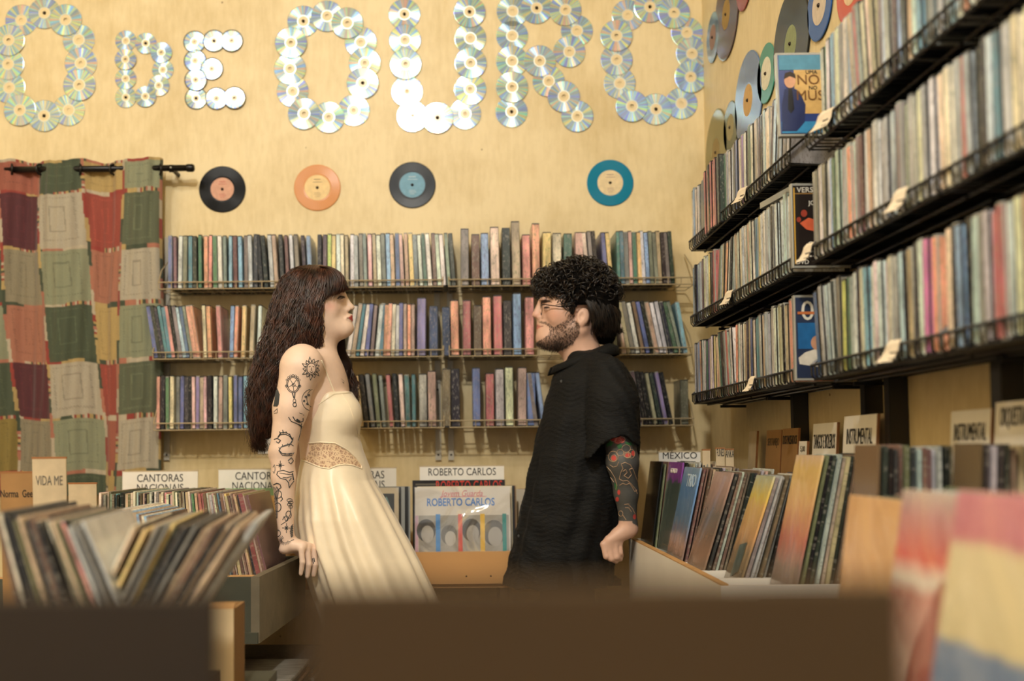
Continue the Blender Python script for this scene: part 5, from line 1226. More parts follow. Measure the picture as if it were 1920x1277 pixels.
    S([(550, 884), (543, 886), (531, 882), (521, 884), (519, 890), (526, 897), (536, 899), (541, 905), (542, 915), (546, 908), (551, 902)], .0013); S([(548, 890), (536, 889), (524, 887)], .0010); S([(547, 893), (538, 896), (530, 895)], .0010); S([(548, 887), (550, 900)], .0022); S([(546, 896), (542, 902)], .0016)
    flush('butterfly_tattoo')
    for q in range(5): S([(512 + 2 * q, 912 + (q % 3)), (514 + q * 2.2, 920), (516 + q, 932 + q), (513 + q * 2, 944), (514 + q * 1.6, 958), (516 + q, 972)], .0010)
    S([(513, 909), (519, 906), (525, 908), (527, 914), (522, 918)], .0015); S(circ(522, 927, 6, 7), .0012); S(circ(521, 951, 6, 8), .0013); S([(527, 930), (530, 936), (526, 940)], .0013)
    flush('animal_tattoo')
    for q in range(4): S(circ(543 + 2 * (q % 2), 938 + 4 * q, 5 - q * .5, 3), .0010)
    S([(545, 950), (544, 965), (536, 978), (527, 984)], .0010); S(circ(541, 965, 5, 7), .0011); S(circ(537, 972, 3, 5), .0011); S([(530, 975), (533, 968), (535, 976)], .0011)
    flush('flower_tattoo')
    for q in range(7): S([(549, 984 + q * 3.4), (543.5 + abs(q - 3) * .6, 988 + q * 3.2)], .0019)
    flush('fish_tattoo')
    S(circ(521, 1000, 5, 6, 14, -100, 90), .0014)
    flush('ring_tattoo')
    for k in range(15): an = R(20 + k * 16); S([(534 + 5 * math.cos(an), 1013 + 4 * math.sin(an)), (534 + 12 * math.cos(an), 1013 + 9.5 * math.sin(an))], .0007)
    flush('sunburst_tattoo')
    S([(586, 1047), (588, 1057)], .0013); S([(588.5, 1046), (590, 1054)], .0013); S([(545, 1014), (551, 1012)], .001)
    flush('knuckle_tattoo')
    # ---- dress
    zf = lambda py_: float(w(640, py_)[2])
    prof = [(725, 585, 655, .120), (760, 572, 672, .132), (790, 570, 676, .134), (817, 572, 674, .128), (845, 568, 681, .122), (876, 562, 693, .124), (900, 559, 701, .135), (935, 557, 722, .152), (970, 556, 741, .168), (1020, 562, 768, .182), (1060, 576, 788, .19), (1115, 594, 813, .195), (1250, 646, 870, .20), (1430, 700, 930, .20)]
    d = Field((P(540, 800, WY).x, WY - .30, .03), (P(950, 800, WY).x, WY + .24, zf(722)), .0042)
    zs = [zf(p[0]) for p in prof]; x0 = [w(p[1], p[0])[0] for p in prof]; x1 = [w(p[2], p[0])[0] for p in prof]
    zw = zf(872)
    def fold(th, Z):
        g = np.clip((zw - Z) / .16, 0, 1) * (1 + np.clip((zw - Z - .16) / .4, 0, 1) * .5)
        return g * (.030 * np.cos(13 * th + 1.2 + 2.0 * (zw - Z)) + .022 * np.cos(21 * th + 1.5 * np.sin(3 * th)) + .016 * np.cos(7 * th + 2.5))
    d.loft(zs, [(a_ + b_) / 2 for a_, b_ in zip(x0, x1)], [(b_ - a_) / 2 for a_, b_ in zip(x0, x1)], WY, [p[3] for p in prof], .0, fold)
    for s in (-1, 1): d.ell(w(644, 777, s * .062), (.052, .055, .055), .03)
    xs_ = np.array([w(a_, 760)[0] for a_ in (540, 572, 600, 626, 640, 662, 700)]); zs_ = np.array([zf(q) for q in (792, 779, 758, 739, 738, 735, 734)])
    d.clip(lambda X, Y, Z: Z - np.interp(X.ravel(), xs_, zs_)[:, None, None])
    Vd, Fd = d.extract()
    pc = proj(Vd[Fd].mean(1)); near = Vd[Fd][:, :, 1].mean(1) < WY + .02
    lace = [(548, 836), (575, 832), (600, 829.5), (628, 831), (650, 843), (667, 858), (678, 873), (678, 879), (662, 873), (646, 871), (632, 873), (618, 879), (602, 877), (575, 866), (548, 858)]
    isl = inpoly(pc, lace) & near
    M_SATIN = mat('cream_satin', (246, 232, 204), .36, noise=.03, nscale=30, sheen=.25, bump=.05, bscale=60)
    def lace_mat():
        m = bpy.data.materials.new('beige_lace'); m.use_nodes = True; t = m.node_tree; b = t.nodes['Principled BSDF']
        tc = nn(t, 'ShaderNodeTexCoord'); vo = nn(t, 'ShaderNodeTexVoronoi', feature='DISTANCE_TO_EDGE'); vo.inputs['Scale'].default_value = 70
        v2 = nn(t, 'ShaderNodeTexVoronoi', feature='DISTANCE_TO_EDGE'); v2.inputs['Scale'].default_value = 150
        for q in (vo, v2): t.links.new(tc.outputs['Object'], q.inputs['Vector'])
        l1 = nn(t, 'ShaderNodeMath', operation='LESS_THAN'); l1.inputs[1].default_value = .10; t.links.new(vo.outputs['Distance'], l1.inputs[0])
        l2 = nn(t, 'ShaderNodeMath', operation='LESS_THAN'); l2.inputs[1].default_value = .07; t.links.new(v2.outputs['Distance'], l2.inputs[0])
        mxx = nn(t, 'ShaderNodeMath', operation='MAXIMUM'); t.links.new(l1.outputs[0], mxx.inputs[0]); t.links.new(l2.outputs[0], mxx.inputs[1])
        mx = nn(t, 'ShaderNodeMix', data_type='RGBA'); mx.inputs['A'].default_value = (*lin((180, 142, 116)), 1); mx.inputs['B'].default_value = (*lin((232, 206, 170)), 1)
        t.links.new(mxx.outputs[0], mx.inputs['Factor']); t.links.new(mx.outputs['Result'], b.inputs['Base Color']); b.inputs['Roughness'].default_value = .7; return m
    def sub(Fs, nm, m, par):
        u, inv = np.unique(Fs, return_inverse=True); return link(nm, mesh_np(nm, Vd[u] - off, inv.reshape(Fs.shape), m), par)
    dress = sub(Fd[~isl], 'dress', M_SATIN, root); tag(dress, 'cream satin slip dress with a gathered skirt')
    lp = sub(Fd[isl], 'lace_panel', lace_mat(), dress); tag(lp, 'beige lace inset at the waist')
    sd = Skin(Vd, Fd); mb = MB()
    for ln, r_ in ((lace[:8], .0022), (lace[7:], .0022), ([(574, 778), (600, 757), (626, 738.5), (640, 738), (660, 736)], .0018), ([(640, 738), (655, 760), (668, 800), (672, 820)], .0012)): sd.stroke(mb, ln, r_, .0004)
    tb = MB(); tb.v = [tuple(np.array(v) - off) for v in mb.v]; tb.f = mb.f; tb.m = mb.m; link('piping', tb.mesh('dress_piping', M_SATIN), dress)
    st_ = MB(); pts = [sk.hit(602 + 26 * t_, 676 + 64 * t_, .0015) for t_ in np.linspace(0, 1, 16)]
    pts = [p for p in pts if p is not None]
    if pts: st_.tube([p - Vector(off) for p in pts], .0024, 6)
    if st_.v: st_.build('shoulder_strap', M_SATIN, dress)
    ch = MB(); c0 = w(594, 669)
    ch.tube([Vector((c0[0] + .0575 * math.cos(a_), c0[1] + .0575 * math.sin(a_), c0[2] - .010 * math.cos(a_))) - Vector(off) for a_ in np.linspace(0, 2 * math.pi, 40)], .0022, 6)
    ch.build('choker', mat('black_cord', (24, 20, 20), .6), root)
    for s in (-1, 1):
        e = w(640, 557.5, s * .034)
    # ---- hair
    M_HAIR = hair_material('dark_auburn_hair', (33, 18, 13), (78, 42, 27), .40)
    hf = Field((P(455, 800, WY).x, WY - .17, P(500, 880, WY).z), (P(690, 800, WY).x, WY + .20, P(600, 485, WY).z), .0045)
    hf.ell(w(584, 556), (.096, .084, .094), .0)
    hf.cap(w(556, 575), w(545, 640), .075, .072, .03)
    hf.chain([w(545, 620, -.01), w(528, 680, -.02), w(512, 745, -.03), (w(502, 815, -.03))], [.072, .062, .044, .014], .03)
    hf.chain([w(545, 620, .02), w(540, 690, .05), w(530, 760, .06)], [.07, .06, .03], .03)
    hf.chain([w(595, 560, .06), w(625, 640, .085), w(645, 690, .10), w(655, 730, .095)], [.045, .030, .018, .008], .03)
    # leave the face, the forehead below the fringe and the neck free
    xf = np.array([w(a_, 600)[0] for a_ in (400,)])
    def face_cut(X, Y, Z):
        zc = np.interp(X.ravel(), [w(q, 560)[0] for q in (596, 604, 612, 640, 660)], [w(600, q)[2] for q in (668, 600, 562, 547, 544)])[:, None, None]
        inside = np.minimum(zc - Z, np.minimum(X - w(597, 600)[0], (WY + .060) - Y))
        return inside
    hf.clip(face_cut)
    Vh, Fh = hf.extract()
    hair = link('hair', mesh_np('woman_hair', Vh - off, Fh, mat('dark_hair_mass', (30, 17, 12), .8, spec=.2)), root); tag(hair, 'long wavy dark auburn hair with a fringe')
    rs = random.Random(3); mb = MB(); O = w
    top = [(604, 498.5, -.004), (560, 505, -.006)]
    G = [ # from the face-framing lock to the back, near side
     [(604, 498, -.006), (608, 503, -.045), (611, 522, -.070), (604, 560, -.086), (601, 600, -.083), (600, 640, -.066), (594, 672, -.040), (588, 700, -.02)],
     [(598, 497.5, -.006), (597, 503, -.045), (594, 522, -.075), (582, 566, -.092), (574, 612, -.094), (566, 652, -.088), (556, 700, -.075), (545, 760, -.06)],
     [(590, 497.5, -.006), (582, 503.5, -.045), (573, 522, -.074), (557, 566, -.092), (545, 616, -.098), (530, 668, -.100), (515, 730, -.095), (505, 800, -.075)],
     [(578, 498, -.004), (563, 506, -.045), (549, 524, -.062), (534, 568, -.078), (522, 620, -.086), (504, 678, -.09), (490, 742, -.085), (492, 822, -.07)],
     [(568, 500, -.002), (550, 509, -.03), (534, 528, -.038), (520, 572, -.05), (508, 624, -.06), (489, 684, -.065), (477, 752, -.06), (484, 838, -.05)],
     [(562, 502, .0), (544, 512, -.004), (527, 532, -.006), (512, 576, -.01), (500, 630, -.02), (480, 690, -.03), (472, 758, -.03), (486, 848, -.03)],
     [(562, 502, .01), (545, 513, .02), (530, 534, .04), (516, 580, .05), (506, 634, .05), (490, 694, .05), (482, 766, .05), (496, 840, .03)]]
    strands(mb, G, 1000, O, 4.0, .007, .0145, 5.0, .0016, 22, rs=rs, grow=1.3)
    strands(mb, G[:4], 420, O, 3.0, .007, .012, 5.0, .0014, 20, rs=rs, grow=1.2)
    strands(mb, G[2:6], 260, O, 8, .016, .018, 5.4, .0011, 26, rs=rs, grow=1.1)
    # fringe
    FR = [[(600, 499, q), (622, 503, q * 1.25), (641, 520, q * 1.45), (e_, b_, q * 1.5)] for q, e_, b_ in ((-.060, 612, 560), (-.058, 622, 556), (-.052, 634, 551), (-.046, 641, 548), (-.034, 646, 545), (-.018, 650, 543), (.0, 651.5, 542), (.02, 650, 543), (.045, 644, 546))]
    FR[0] = [(600, 499, -.03), (612, 510, -.064), (614, 532, -.082), (609, 563, -.086)]; FR[1] = [(601, 499, -.03), (618, 509, -.062), (625, 530, -.078), (619, 556, -.081)]
    strands(mb, FR, 520, O, 1.6, .004, .002, 1.2, .0013, 12, rs=rs)
    # lock over the far shoulder, and loose hairs on the chest
    strands(mb, [[(610, 560, .07), (626, 620, .080), (636, 655, .10), (650, 700, .105), (660, 745, .10)], [(612, 560, .09), (640, 640, .11), (652, 680, .118), (664, 715, .12), (669, 752, .112)], [(606, 560, .09), (630, 640, .11), (646, 690, .12), (656, 720, .12), (650, 735, .11)]], 260, O, 3.5, .010, .009, 3.2, .0016, 18, rs=rs)
    strands(mb, [[(601, 630, -.06), (606, 662, -.055), (612, 690, -.05), (636, 712, -.055), (640, 722, -.06)], [(600, 640, -.06), (603, 672, -.06), (622, 700, -.062), (630, 706, -.065), (645, 716, -.065)]], 10, O, 2, .004, .003, 2, .0009, 16, rs=rs)
    tb = MB(); ov = Vector(off); tb.v = [tuple(np.array(v) - off) for v in mb.v]; tb.f = mb.f; tb.m = mb.m
    link('hair_strands', tb.mesh('woman_hair_strands', M_HAIR, True), hair)
    tag(root, 'woman in a cream slip dress, long dark hair, tattooed arm on a crate', 'person')
woman()
# ================================================================== the man
MY = 3.2
def man():
    w = lambda px, py, dy=0.0: np.array(P(px, py, MY + dy))
    f = Field((P(988, 800, MY).x, MY - .30, .0), (P(1215, 800, MY).x, MY + .27, P(1080, 488, MY).z), .0033)
    f.ell(w(1073, 561), (.100, .078, .104), .0)
    f.ell(w(1041, 603), (.060, .034, .072), .020)
    for s in (-1, 1):
        f.ell(w(1052, 592, s * .047), (.038, .026, .040), .03)
        f.cap(w(1088, 618, s * .060), w(1030, 640, s * .018), .021, .020, .03)
        f.ell(w(1019, 562, s * .026), (.012, .024, .009), .012)
    f.ell(w(1022, 635), (.027, .030, .024), .02); f.cap(w(1034, 630), w(1074, 640), .036, .046, .03)
    for s in (-1, 1): f.ell(w(1008, 577, s * .036), (.016, .015, .012), .012, op='sub')
    f.cap(w(1013.5, 566), w(1005.5, 587), .0080, .0098, .010)
    f.ell(w(1004.6, 591.3), (.0118, .0112, .0096), .006)
    for s in (-1, 1): f.ell(w(1012, 594.5, s * .0135), (.0105, .0065, .0085), .006)
    for s in (-1, 1):
        f.chain([w(1024, 611.5, s * .026), w(1015, 609.8, s * .014), w(1011.6, 609.5, 0)], [.0035, .0052, .0060], .006)
        f.chain([w(1024, 612.5, s * .026), w(1015, 616, s * .014), w(1011.4, 617, 0)], [.0035, .0060, .0070], .006)
        f.ell(w(1027, 577.5, s * .033), (.0145, .0135, .0128), .004)
        # ears
        f.ell(w(1093, 594, s * .079), (.020, .009, .029), .008, rot=-12); f.ell(w(1089, 606, s * .080), (.011, .008, .012), .006)
        f.ell(w(1090, 592, s * .092), (.010, .010, .016), .004, rot=-12, op='sub')
    f.cap(w(1081, 622), w(1099, 696), .058, .066, .03)
    f.ell(w(1110, 760), (.105, .16, .15), .04); f.cap(w(1100, 850), w(1072, 1000), .105, .095, .04)
    for s in (-1, 1):
        f.cap(w(1105, 710, s * .05), w(1135, 722, s * .135), .042, .042, .03)
        f.chain([w(1066, 1040, s * .06), w(1068, 1250, s * .09), w(1070, 1440, s * .09)], [.07, .06, .04], .03)
    a = -.20
    f.chain([w(1142, 728, a + .05), w(1158, 790, a), w(1163, 828, a)], [.042, .044, .0445], .02)
    f.chain([w(1163, 828, a), w(1167, 866, a), w(1174, 925, a + .02), w(1177.5, 976, a + .03)], [.0430, .0470, .0350, .0255], .015)
    hd = a + .035
    # hand on the corner of the white bin, fingers curled over the aisle side
    f.cap(w(1177.5, 978, hd), w(1178, 992, hd), .0255, .0255, .012)
    f.cap(w(1181, 991, hd), w(1160, 1003, hd), .0245, .0225, .012)
    f.cap(w(1172, 994, hd - .006), w(1143, 1013, hd - .012), .0215, .0165, .012); f.cap(w(1172, 994, hd + .012), w(1150, 1012, hd + .016), .0205, .0160, .012)
    K = [((1132.5, 1021, -.012), (1137, 1043, -.016), (1146, 1049, .008)), ((1142.5, 1023, -.012), (1146, 1047, -.014), (1155, 1052, .010)), ((1152.5, 1022, -.010), (1156, 1044, -.012), (1163, 1048, .012)), ((1161, 1018, -.004), (1162.5, 1036, -.006), (1165, 1042, .012))]
    for q, (b0, b1, b2) in enumerate(K):
        r0 = (.0100, .0104, .0100, .0090)[q]
        f.cap(w(1160, 1004, hd), w(b0[0], b0[1], hd + b0[2]), .0145, r0 * 1.15, .008)
        f.chain([w(b0[0], b0[1], hd + b0[2]), w(b1[0], b1[1], hd + b1[2]), w(b2[0], b2[1], hd + b2[2])], [r0 * 1.12, r0 * 1.0, r0 * .8], .0030)
    f.chain([w(1160, 1005, hd + .022), w(1140, 1024, hd + .034), w(1138, 1040, hd + .030)], [.0145, .0112, .0090], .006)
    f.chain([w(1140, 722, .17), w(1140, 850, .2), w(1090, 960, .18)], [.055, .043, .027], .02); f.ell(w(1080, 985, .17), (.03, .02, .035), .01)
    V, F = f.extract(); pj = proj(V); px, py = pj[:, 0], pj[:, 1]; dy = V[:, 1] - MY
    C = np.tile(np.array(lin((212, 172, 150))), (len(V), 1)); head = py < 668
    soft(C, .3 * np.exp(-(((px - 1040) / 16) ** 2 + ((py - 590) / 12) ** 2)) * head, (206, 120, 100))
    soft(C, .25 * np.exp(-(((px - 1004) / 8) ** 2 + ((py - 591) / 7) ** 2)) * head, (206, 110, 96))
    lipd = np.full(len(V), 9.)
    for s in (-1, 1):
        for A, B in (((1024, 611.5, .026), (1011.6, 609.5, .0)), ((1024, 612.5, .026), (1011.4, 617, .0))):
            p0, p1 = w(A[0], A[1], s * A[2]), w(B[0], B[1], s * B[2]); ba = p1 - p0; t = np.clip(((V - p0) @ ba) / (ba @ ba), 0, 1); lipd = np.minimum(lipd, np.linalg.norm(V - p0 - t[:, None] * ba, axis=1))
    tt = np.abs(dy) / .028; lz = 1.2 * (np.where(py < 612, 4.6, 7.2) * (1 - np.clip(tt, 0, 1) ** 1.8) - np.abs(py - 612)); soft(C, np.clip(lz, 0, 1) * head * (px < 1026) * (tt < 1) * .85, (196, 116, 106)); soft(C, (1.1 - np.abs(py - 611.8)) * .8 * head * (px < 1027) * (tt < 1.02), (110, 56, 48))
    beard = [(1066, 584), (1077, 588), (1080, 602), (1086, 606), (1088, 622), (1078, 640), (1062, 652), (1046, 658), (1020, 654), (1007, 646), (1007, 641), (1014, 637), (1026, 629), (1031, 620), (1029, 611), (1022, 607), (1011, 605.5), (1009, 602), (1022, 602.5), (1032, 608), (1038, 613), (1052, 606), (1064, 598)]
    bm = inpoly(pj, beard) & (py > 590) & head
    blend(C, bm, (92, 66, 52), .42); blend(C, inpoly(pj, [(1040, 628), (1062, 620), (1086, 606), (1088, 625), (1062, 653), (1046, 660), (1020, 656), (1010, 648)]) & head, (44, 32, 26), .4)
    for s in (-1, 1):
        e = w(1025, 577.5, s * .038); q = V - e
        soft(C, (1.0 - np.sqrt((q[:, 0] / .012) ** 2 + (q[:, 1] / .022) ** 2 + (q[:, 2] / .005) ** 2)) * 3 * head, (60, 40, 32))
        e = w(1024, 565.5, s * .034); q = V - e
        soft(C, (1.0 - np.sqrt((q[:, 0] / .026) ** 2 + (q[:, 1] / .028) ** 2 + (q[:, 2] / .0055) ** 2)) * 3 * head, (44, 30, 24))
    arm = (dy < -.08) & (py > 800) & (py < 977 + (px - 1178) * .55 * (px > 1185)) & (px > 1120) & (px < 1215)
    blend(C, arm, (66, 74, 74), .95)
    root = empty('person', (P(1070, 1470, MY).x, MY, 0)); off = np.array(root.location)
    sk = Skin(V, F)
    tag(link('body', mesh_np('man_body', V - off, F, M_SKIN, C), root), 'fair skin with a dark tattoo sleeve on the forearm')
    for nm_, pts_, r_, rgb_ in (('eyelashes', [(1020.5, 576.4), (1025, 575.6), (1031, 577.6)], .0012, (34, 24, 20)), ('eyebrow', [(1019, 566), (1025, 564.4), (1035, 566.5)], .0013, (70, 50, 40))):
        mb = MB(); sk.stroke(mb, pts_, r_, .0006)
        if mb.v: MB().add([tuple(np.array(v) - off) for v in mb.v], mb.f).build(nm_, mat(nm_ + '_man', rgb_, .6), root)
    # ---- forearm tattoo details
    def ink(name, rgb, draw):
        mb = MB(); draw(mb); tb = MB(); tb.v = [tuple(np.array(v) - off) for v in mb.v]; tb.f = mb.f; tb.m = mb.m
        if tb.v: link(name, tb.mesh(name, mat('ink_' + '_'.join(map(str, rgb)), rgb, .55)), root)
    def reds(mb):
        for (x_, y_, rx, ry) in ((1150, 823, 7, 4), (1158, 827, 7, 5.5), (1147, 822, 5, 3.5), (1166, 826, 5, 5), (1159, 820, 6, 3.5), (1151, 859, 4.6, 5.2), (1177, 854, 5, 4.2), (1187, 850, 3.6, 5), (1160.5, 923, 2.6, 5), (1157.5, 936, 3.2, 4.5), (1189.5, 969, 3, 5), (1160, 968, 1.6, 4)): sk.fill(mb, circ(x_, y_, rx, ry, 12)[:-1], .0007)
    def greens(mb):
        sk.fill(mb, [(1138, 832), (1145, 826), (1150, 831), (1146, 837), (1138, 838)], .0006); sk.fill(mb, [(1172, 828), (1184, 829), (1189, 836), (1180, 835), (1174, 834)], .0006); sk.fill(mb, [(1156, 834), (1164, 832), (1168, 838), (1160, 842)], .0006); sk.fill(mb, [(1152, 905), (1158, 910), (1157, 920), (1153, 916)], .0006)
    def tans(mb):
        S = lambda p_, r_=.0010: sk.stroke(mb, p_, r_, .0004)
        for q in ((1150, 856, 9, 10), (1163, 849, 6.5, 6), (1174, 841, 8, 7), (1184, 851, 6, 8), (1176, 853, 7, 5)): S(circ(*q, n=18))
        S([(1144, 872), (1150, 876), (1157, 874), (1160, 866)]); S([(1135, 853), (1141, 854)])
        S([(1161, 898), (1164, 886), (1168, 878), (1165, 870), (1172, 867), (1182, 872), (1188, 882), (1192, 894), (1196, 905)], .0012); S([(1168, 884), (1173, 880), (1176, 886), (1170, 892), (1178, 897), (1184, 890), (1180, 880), (1186, 878)], .0012)
        S([(1161, 898), (1168, 902), (1176, 901), (1184, 908), (1192, 918), (1195, 926)], .0012); S([(1162, 910), (1168, 906), (1174, 909), (1180, 906), (1185, 913), (1190, 922), (1194, 919)], .0012)
        S([(1138, 875), (1146, 884), (1153, 896), (1157, 910), (1155, 918)]); S([(1145, 895), (1151, 904)])
        S([(1171, 946), (1178, 945), (1186, 954), (1191, 964)], .0010); S([(1172, 952), (1179, 952), (1184, 960)], .0010); S(circ(1164, 963, 4, 5)); S([(1168, 966), (1172, 972), (1174, 975)], .0011); S(circ(1151, 859, 5.4, 6.2, 14)); S(circ(1177, 854, 5.8, 5, 14))
    def pinks(mb):
        for x_, y_ in ((1150, 823), (1159, 826), (1166, 824)): sk.stroke(mb, circ(x_, y_, 6, 5, 12), .0006, .0009)
    ink('red_flowers', (196, 74, 66), reds); ink('green_leaves', (58, 116, 70), greens); ink('outlines', (178, 146, 116), tans); ink('petal_lines', (232, 170, 150), pinks)
    # ---- shirt
    zf = lambda py_: float(w(1090, py_)[2])
    prof = [(672, 1072, 1150, .085), (690, 1046, 1172, .125), (712, 1034, 1186, .165), (750, 1024, 1196, .178), (800, 1011, 1198, .18), (850, 999, 1196, .18), (900, 987, 1192, .182), (950, 977, 1180, .176), (1000, 966, 1162, .162), (1050, 955, 1150, .152), (1096, 944, 1144, .148)]
    s_ = Field((P(932, 800, MY).x, MY - .31, zf(1110)), (P(1215, 800, MY).x, MY + .25, zf(640)), .0042)
    zs = [zf(p[0]) for p in prof]; x0 = [w(p[1], p[0])[0] for p in prof]; x1 = [w(p[2], p[0])[0] for p in prof]
    zt = zf(720)
    def fold(th, Z):
        g = np.clip((zt - Z) / .25, 0, 1)
        return g * (.020 * np.cos(11 * th + 4 * (zt - Z)) + .016 * np.cos(17 * th - 6 * (zt - Z) + 1) + .010 * np.cos(6 * th + 2))
    s_.loft(zs, [(a_ + b_) / 2 for a_, b_ in zip(x0, x1)], [(b_ - a_) / 2 for a_, b_ in zip(x0, x1)], MY, [p[3] for p in prof], .0, fold, 2.1)
    s_.cap(w(1090, 684, -.03), w(1135, 700, -.135), .050, .058, .03); s_.cap(w(1095, 684, .03), w(1135, 700, .135), .050, .058, .03)
    # sleeve
    g_ = Field(s_.lo, s_.lo + (s_.n - 1) * s_.h, s_.h)
    g_.chain([w(1140, 706, -.150), w(1148, 760, -.190), w(1150, 862, -.205)], [.060, .074, .082], .02)
    xs_ = np.array([w(q, 800, -.2)[0] for q in (1080, 1103, 1122, 1143, 1165, 1200, 1215)]); zs_ = np.array([w(1150, q, -.2)[2] for q in (862, 857, 836, 820, 818, 842, 850)])
    g_.clip(lambda X, Y, Z: np.interp(X.ravel(), xs_, zs_)[:, None, None] - Z)
    m_ = s_.mix; s_.mix((slice(None),) * 3, g_.f, .012, 'add')
    s_.noise(.0012, lambda X, Y, Z: np.sin(Z * 420 + 3 * np.sin(X * 60) + 2 * np.sin(Y * 50)) * np.sin(X * 70 + Y * 50 + 3 * np.sin(Z * 30)))
    s_.noise(.0022, lambda X, Y, Z: np.sin(Z * 62 + X * 50 + 4 * np.sin(X * 22 + Y * 9)))
    Vs, Fs = s_.extract()
    M_SHIRT = mat('black_crinkle_cotton', (8, 9, 9), .8, bump=.55, bscale=90, stretch=(1, 1, 3.2), spec=.35)
    shirt = link('shirt', mesh_np('man_shirt', Vs - off, Fs, M_SHIRT), root); tag(shirt, 'loose black crinkled short sleeved shirt')
    # collar: folded band round the neck
    vs, fs = [], []; n = 40
    for i in range(n + 1):
        t = i / n; an = math.pi * (1 + .04) - 2 * math.pi * .97 * t - .03   # opening at the throat
        ca, sa = math.cos(an), math.sin(an); back = (1 + ca) / 2
        bx_ = w(1066 + 54 * back, 690 - 40 * back ** 1.2); rr = .078 + .006 * (1 - back)
        cx_ = w(1098, 680); 
        top = np.array([cx_[0] + .082 * ca, MY + .080 * sa, w(1090, 684 - 38 * back)[2]])
        fro = max(0, -ca) ** 3
        bot = np.array([cx_[0] + (.105 + .004 * fro) * ca - .012 * fro, MY + (.108 + .010 * fro) * sa, w(1090, 698 - 32 * back + 6 * fro)[2]])
        base = np.array([cx_[0] + .086 * ca, MY + .084 * sa, w(1090, 702 - 30 * back)[2]])
        vs += [tuple(base - off), tuple(top - off), tuple((top + bot) / 2 + np.array([.010 * ca, .010 * sa, .006]) - off), tuple(bot - off)]
    for i in range(n):
        for k in range(3): fs.append((i * 4 + k, i * 4 + k + 1, (i + 1) * 4 + k + 1, (i + 1) * 4 + k))
    co = MB().add(vs, fs).build('collar', M_SHIRT, shirt, smooth=True); co.modifiers.new('thickness', 'SOLIDIFY').thickness = .004
    ssk = Skin(Vs, Fs); M_BTN = mat('dark_button', (70, 70, 68), .3)
    for bx__, by_ in ((1053, 715), (973, 1005)):
        h = ssk.hit(bx__, by_, .001)
        if h: MB().lathe([(.0001, -.0016), (.004, -.0014), (.0045, 0)], 12, close=False).build('button', M_BTN, shirt, h - Vector(off))
    # ---- trousers and shoes
    t_ = Field((P(950, 800, MY).x, MY - .22, .05), (P(1190, 800, MY).x, MY + .22, zf(1030)), .007)
    for s in (-1, 1): t_.chain([w(1062, 1060, s * .065), w(1068, 1250, s * .095), w(1072, 1420, s * .095)], [.085, .085, .07], .03)
    Vt, Ft = t_.extract(); link('trousers', mesh_np('trousers', Vt - off, Ft, mat('charcoal_cotton', (12, 12, 12), .85, spec=.2)), root)
    for s in (-1, 1):
        sh = Field((P(960, 800, MY).x, MY + s * .095 - .08, -.01), (P(1130, 800, MY).x, MY + s * .095 + .08, .14), .006)
        b_ = w(1072, 1450, s * .095); sh.cap((b_[0], b_[1], .055), (b_[0] - .14, b_[1], .042), .05, .04, .02); sh.clip(lambda X, Y, Z: .004 - Z)
        Vq, Fq = sh.extract(); link('shoe', mesh_np('shoe', Vq - off, Fq, mat('black_leather', (20, 18, 18), .4)), root)
    # ---- glasses
    M_FRAME = mat('black_wire_frame', (24, 22, 22), .3, metal=.6)
    gl = empty('glasses'); gl.parent = root
    for s in (-1, 1):
        c0 = w(1015, 578.5, s * .036)
        MB().tube([Vector(c0 + np.array([.004 * abs(math.sin(q)) * 0 + .006 * (1 - math.cos(q)) * 0, .023 * math.cos(q), .021 * math.sin(q)]) - off) for q in np.linspace(0, 2 * math.pi, 33)], .0012, 6, cap=False).build('rim', M_FRAME, gl)
        h1 = c0 + np.array([.001, s * .023, .008])
        MB().tube([Vector(h1 - off), Vector(h1 + np.array([.004, s * .010, .0]) - off), Vector(w(1048, 574.5, s * .086) - off), Vector(w(1082, 575.5, s * .092) - off)], .0017, 6).build('temple', M_FRAME, gl)
    c0 = w(1011, 573)
    MB().tube([Vector(c0 + np.array([.004, s2, q]) - off) for s2, q in ((-.014, -.002), (-.005, .003), (.005, .003), (.014, -.002))], .0012, 6).build('bridge', M_FRAME, gl)
    # ---- hair: dense base plus curls
    M_HAIR = hair_material('black_brown_hair', (14, 11, 9), (40, 29, 20), .38)
    hf = Field((P(990, 800, MY).x, MY - .14, P(1090, 652, MY).z), (P(1180, 800, MY).x, MY + .14, P(1080, 478, MY).z), .0045)
    hf.ell(w(1086, 552), (.120, .100, .108), .0); hf.ell(w(1118, 580), (.066, .088, .085), .04); hf.cap(w(1128, 600), w(1134, 628), .050, .036, .03); hf.cap(w(1112, 610, -.03), w(1116, 624, .03), .035, .035, .03)
    hf.ell(w(1036, 530), (.045, .080, .034), .03)
    def cut(X, Y, Z):      # hairline: forehead, temple and round the ear
        xs2 = [w(q, 580)[0] for q in (990, 1012, 1030, 1052, 1062, 1072, 1078, 1100, 1108, 1120, 1160)]; zz = np.interp(X.ravel(), xs2, [w(1080, q)[2] for q in (552, 550, 547, 556, 580, 586, 578, 578, 622, 642, 655)])[:, None, None]
        return zz - Z
    hf.clip(cut); Vh, Fh = hf.extract()
    hair = link('hair', mesh_np('man_hair', Vh - off, Fh, mat('black_hair_mass', (10, 8, 7), .9, spec=.1)), root); tag(hair, 'dark curly hair, longer on top and at the nape')
    bv = BVHTree.FromPolygons([tuple(v) for v in Vh], [tuple(int(i) for i in q) for q in Fh])
    rs = random.Random(9); mb = MB(); ph_ = proj(Vh); nrm = None
    me_n = np.zeros((len(Vh), 3)); fn = np.cross(Vh[Fh[:, 1]] - Vh[Fh[:, 0]], Vh[Fh[:, 3]] - Vh[Fh[:, 0]])
    for k in range(4): np.add.at(me_n, Fh[:, k], fn)
